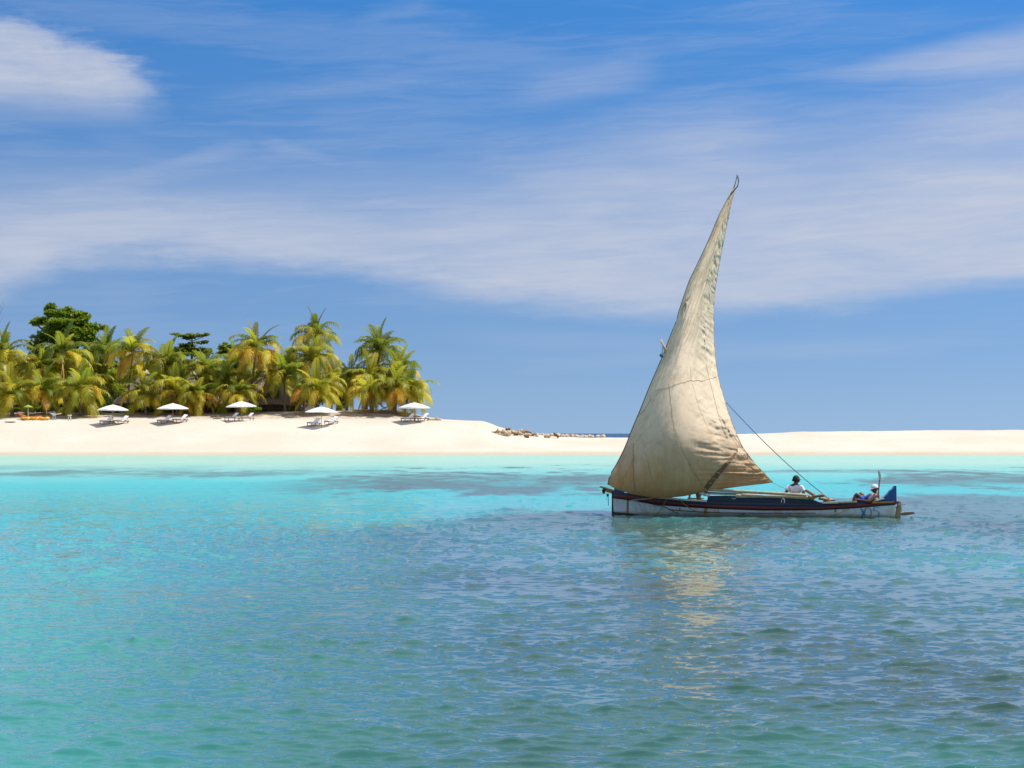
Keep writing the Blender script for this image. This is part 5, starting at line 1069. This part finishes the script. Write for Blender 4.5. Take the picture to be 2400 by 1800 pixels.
def stand(px_, Y_, label):
    o = beach('trestle', px_, Y_, label, 'stand', 'white stands by the orange floats'); 
    for s in (-1, 1):
        MB().tube([(s * 0.22, -0.18, -0.05), (s * 0.05, 0, 0.66)], 0.035, 6).build('leg', WPL, o); MB().tube([(s * 0.22, 0.18, -0.05), (s * 0.05, 0, 0.66)], 0.035, 6).build('leg', WPL, o)
    MB().box((0, 0, 0.62), (0.40, 0.34, 0.16)).build('seat', WPL, o, False)
stand(127, 214.5, 'left white stand holding up the white board'); stand(163, 213.6, 'right white stand with nothing on it, near the short full palm')
o = beach('small_parasol', 66, 215.2, 'small lime green parasol on a white pole behind the orange floats', 'parasol')
MB().tube([(0, 0, -0.3), (0, 0, 1.75)], 0.045, 8).build('pole', WPL, o); MB().tube([(0, 0, 1.48), (0, 0, 1.62), (0, 0, 1.84)], [0.62, 0.52, 0.03], 12).build('canopy', LIME, o)
o = beach('kayak', 70, 216.0, 'red and orange kayak propped on the sand behind the orange floats', 'kayak'); n = 14; vs = []
for i in range(n + 1):
    t = i / n * 2 - 1; ww = 0.32 * (1 - abs(t) ** 2.2) + 0.02; x_ = t * 1.45; zb_ = 0.16 + 0.34 * max(0, -t) ** 2 * 1.4 + 0.05 * max(0, t) ** 2
    vs += [Vector((x_, -ww, zb_ + 0.14)), Vector((x_, 0, zb_ + (0.20 if abs(t) > 0.4 else 0.08))), Vector((x_, ww, zb_ + 0.14)), Vector((x_, 0, zb_ - 0.12))]
mb = MB(); mb.addm(vs, [(i * 4 + k, i * 4 + (k + 1) % 4, (i + 1) * 4 + (k + 1) % 4, (i + 1) * 4 + k) for i in range(n) for k in range(4)]); mb.build('hull', REDC, o)
MB().box((0.05, 0, 0.28), (0.42, 0.34, 0.05)).build('seat', WPL, o, False)
o = beach('paddle', 108, 215.5, 'yellow paddle stuck upright in the sand beside the orange floats', 'paddle'); MB().tube([(0.12, 0, -0.2), (0.05, 0, 1.4)], 0.03, 6).build('shaft', YEL, o); MB().prism([Vector((0.12, -0.01, -0.1)), Vector((-0.12, -0.01, 0.0)), Vector((-0.16, -0.01, 0.28)), Vector((0.09, -0.01, 0.36))], (0, 0.03, 0)).build('blade', YEL, o, False)
# leaning bamboo poles of the swing frame
f = foot(141, 221); o = empty('bamboo_frame', f); tag(o, 'tall bamboo tripod of thin pale poles standing among the palms', 'frame'); tp = at(147, 850, 221) - f
for bx, dy_ in ((131, 0), (150, -1.2), (158, 1.2)):
    b_ = foot(bx, 221 + dy_) - f; b_.z -= 0.2; MB().tube([b_, b_.lerp(tp, 0.5) + Vector((0.05, 0, 0)), tp + (tp - b_) * 0.05], [0.055, 0.045, 0.03], 6).build('pole', BAMBOO, o)
MB().ball(tp, (0.10, 0.10, 0.12), 8, 6, 0.3).build('lashing', ROPE, o)
# dark folding chairs under the right-hand palms
def deck_chair(px_, Y_, rz, label):
    o = beach('deck_chair', px_, Y_, label, 'chair', 'deck chairs under the palms', rz)
    for s in (-1, 1): MB().tube([(-0.45, s * 0.28, 0.0), (0.50, s * 0.28, 0.95)], 0.03, 6).build('side_rail', DARKWOOD, o); MB().tube([(0.45, s * 0.24, 0.0), (-0.50, s * 0.24, 0.42)], 0.03, 6).build('leg', DARKWOOD, o)
    mb = MB(); A = [(-0.48, 0.42), (-0.2, 0.28), (0.10, 0.38), (0.30, 0.65), (0.50, 0.95)]; vs = []
    for x_, z_ in A: vs += [Vector((x_, -0.26, z_)), Vector((x_, 0.26, z_))]
    for x_, z_ in A: vs += [Vector((x_ + .01, -0.26, z_ - .02)), Vector((x_ + .01, 0.26, z_ - .02))]
    mb.addm(vs, [(2 * i, 2 * i + 1, 2 * i + 3, 2 * i + 2) for i in range(4)] + [(10 + 2 * i, 12 + 2 * i, 13 + 2 * i, 11 + 2 * i) for i in range(4)]); mb.build('sling', BROWNWOOD, o)
deck_chair(898, 226.5, 2.9, 'dark deck chair against the sky between two thick palm bases'); deck_chair(856, 228, 0.4, 'dark deck chair left of the swollen palm base')
# low table by the rightmost parasol
o = beach('side_table', 981, 213.0, 'small brown wooden table behind the rightmost parasol pole', 'table'); MB().tube([(0, 0, 0.5), (0, 0, 0.55)], 0.38, 14).build('table_top', BROWNWOOD, o)
for a in range(3): MB().tube([(math.cos(a * 2.1) * 0.28, math.sin(a * 2.1) * 0.28, -0.1), (math.cos(a * 2.1) * 0.12, math.sin(a * 2.1) * 0.12, 0.5)], 0.03, 6).build('leg', BROWNWOOD, o)
# low weathered timber edging along the terrace
r6 = random.Random(31); EDG = 'weathered logs edging the grove'
def log(px0, py0, px1, py1, Y_, r_, label, mat=None, group=EDG, stub=True):
    a = at(px0, py0, Y_); b = at(px1, py1, Y_ + r6.uniform(-.5, .5)); a.z = gz(a.x, a.y) + r_ * 0.7 if py0 == 0 else a.z; b.z = gz(b.x, b.y) + r_ * 0.7 if py1 == 0 else b.z
    o = empty('driftwood_log', (a + b) / 2); tag(o, label, 'log', group); c = (a + b) / 2; n = 6
    P = [(a.lerp(b, i / n) - c) + Vector((0, r6.uniform(-.05, .05), r6.uniform(-.5, .5) * r_)) for i in range(n + 1)]
    MB().tube(P, [r_ * r6.uniform(0.75, 1.1) * (0.7 if i in (0, n) else 1) for i in range(n + 1)], 7).build('stem', mat or DRIFT, o)
    if stub and (b - a).length > 1.0:
        MB().tube([P[4], P[4] + Vector((r6.uniform(-.3, .3), -0.1, r6.uniform(.15, .4)))], [r_ * 0.5, r_ * 0.2], 5).build('branch_stub', mat or DRIFT, o)
    return o
DRIFT = simple('driftwood', (0.50, 0.36, 0.23), (0.34, 0.20, 0.10), 4, 0.85, 0.03, 10); DRIFT_D = simple('dark_driftwood', (0.22, 0.12, 0.05), (0.12, 0.07, 0.03), 5, 0.85, 0.03, 10); DRIFT_P = simple('bleached_driftwood', (0.66, 0.57, 0.45), (0.50, 0.39, 0.27), 4, 0.85, 0.03, 10)
log(1002, 0, 1035, 0, 214.5, 0.20, 'pale log on the sand just right of the rightmost parasol', DRIFT_P); log(672, 0, 702, 0, 217, 0.14, 'long bleached log left of the fourth parasol', DRIFT_P); log(498, 0, 520, 0, 215.5, 0.13, 'short log on the sand left of the third parasol', DRIFT)
# ---------------------------------------------------------------- driftwood and rubble on the spit
BIG = [(1152, 1013, 1172, 1011, 'DRIFT'), (1162, 1019, 1198, 1017.5, 'DRIFT'), (1165, 1008.5, 1190, 1014, 'DRIFT_P'), (1185, 1007, 1196, 1005, 'DRIFT_D'), (1200, 1012, 1226, 1018, 'DRIFT'), (1222, 1016, 1240, 1009.5, 'DRIFT'), (1232, 1009.5, 1246, 1015, 'DRIFT_D'), (1205, 1018.5, 1216, 1015.5, 'DRIFT_D'), (1228, 1022, 1240, 1023.5, 'DRIFT_D'), (1244, 1019, 1256, 1017, 'DRIFT'), (1275, 1024, 1290, 1023, 'DRIFT'), (1297, 1016, 1310, 1024, 'DRIFT_D'), (1214, 1009, 1236, 1011, 'DRIFT_P'), (1180, 1013, 1206, 1011.5, 'DRIFT_P')]
LB = ['driftwood log poking out leftmost from the pile on the spit', 'long straight driftwood log lying lowest at the pile\'s left end', 'bleached driftwood log sloping down at the pile\'s upper left', 'short dark driftwood piece on top of the pile\'s left half', 'driftwood log slanting through the middle of the pile', 'driftwood log leaning up to the peak of the pile', 'dark driftwood log falling right from the peak of the pile', 'small dark driftwood chunk low in the middle of the pile', 'small dark driftwood chunk at the foot of the pile\'s right half', 'driftwood log at the right end of the brown pile', 'light brown log among the pale rocks right of the pile', 'dark broken stump standing alone among the pale rocks', 'bleached log lying along the top of the pile', 'bleached log across the upper left of the pile']
for (a, b, c, d, mt_), lb in zip(BIG, LB): log(a, b, c, d, slope_Y((a + c) / 2, max(b, d) + 2.5), 0.17, lb, {'DRIFT': DRIFT, 'DRIFT_D': DRIFT_D, 'DRIFT_P': DRIFT_P}[mt_], 'driftwood pile on the spit')
ROCK = simple('pale_coral_rock', (0.62, 0.52, 0.40), (0.50, 0.40, 0.30), 3, 0.95, 0.06, 6); rr = random.Random(12)
def rock(px_, py_, Y_, w_, h_, label):
    c = at(px_, py_, Y_); rr_ = rr; f = Vector((c.x, c.y, gz(c.x, c.y) - 0.06)); mb = MB(); top = max(c.z - f.z, 0.15)
    mb.ball((0, 0, top * 0.4), (w_ * Y_ / FPX / 2, w_ * Y_ / FPX / 2.4, top * 0.62), 8, 6, 0.45, rr); o = mb.build('rock', ROCK, None, False); o.location = f; o.rotation_euler = (0, 0, rr.uniform(0, 6)); return tag(o, label, 'rock', 'pale rocks along the spit')
k = 0
for px_ in np.arange(1168, 1262, 8.0):
    rock(px_ + rr.uniform(-3, 3), float(np.interp(px_, [1160, 1200, 1262], [1007, 1010, 1015])) + rr.uniform(-2, 3), slope_Y(px_, float(np.interp(px_, [1160, 1200, 1262], [1013, 1017, 1021])) + rr.uniform(-2, 3)), rr.uniform(8, 14), 6, 'pale rock wedged in the driftwood pile on the spit')
for px_ in np.arange(1256, 1418, 7.5):
    rock(px_ + rr.uniform(-3, 3), float(np.interp(px_, [1256, 1300, 1420], [1015.5, 1017, 1019.5])) + rr.uniform(-1.5, 2.0), 212.6, rr.uniform(9, 16), 6, 'pale coral rock in the low row right of the driftwood pile')
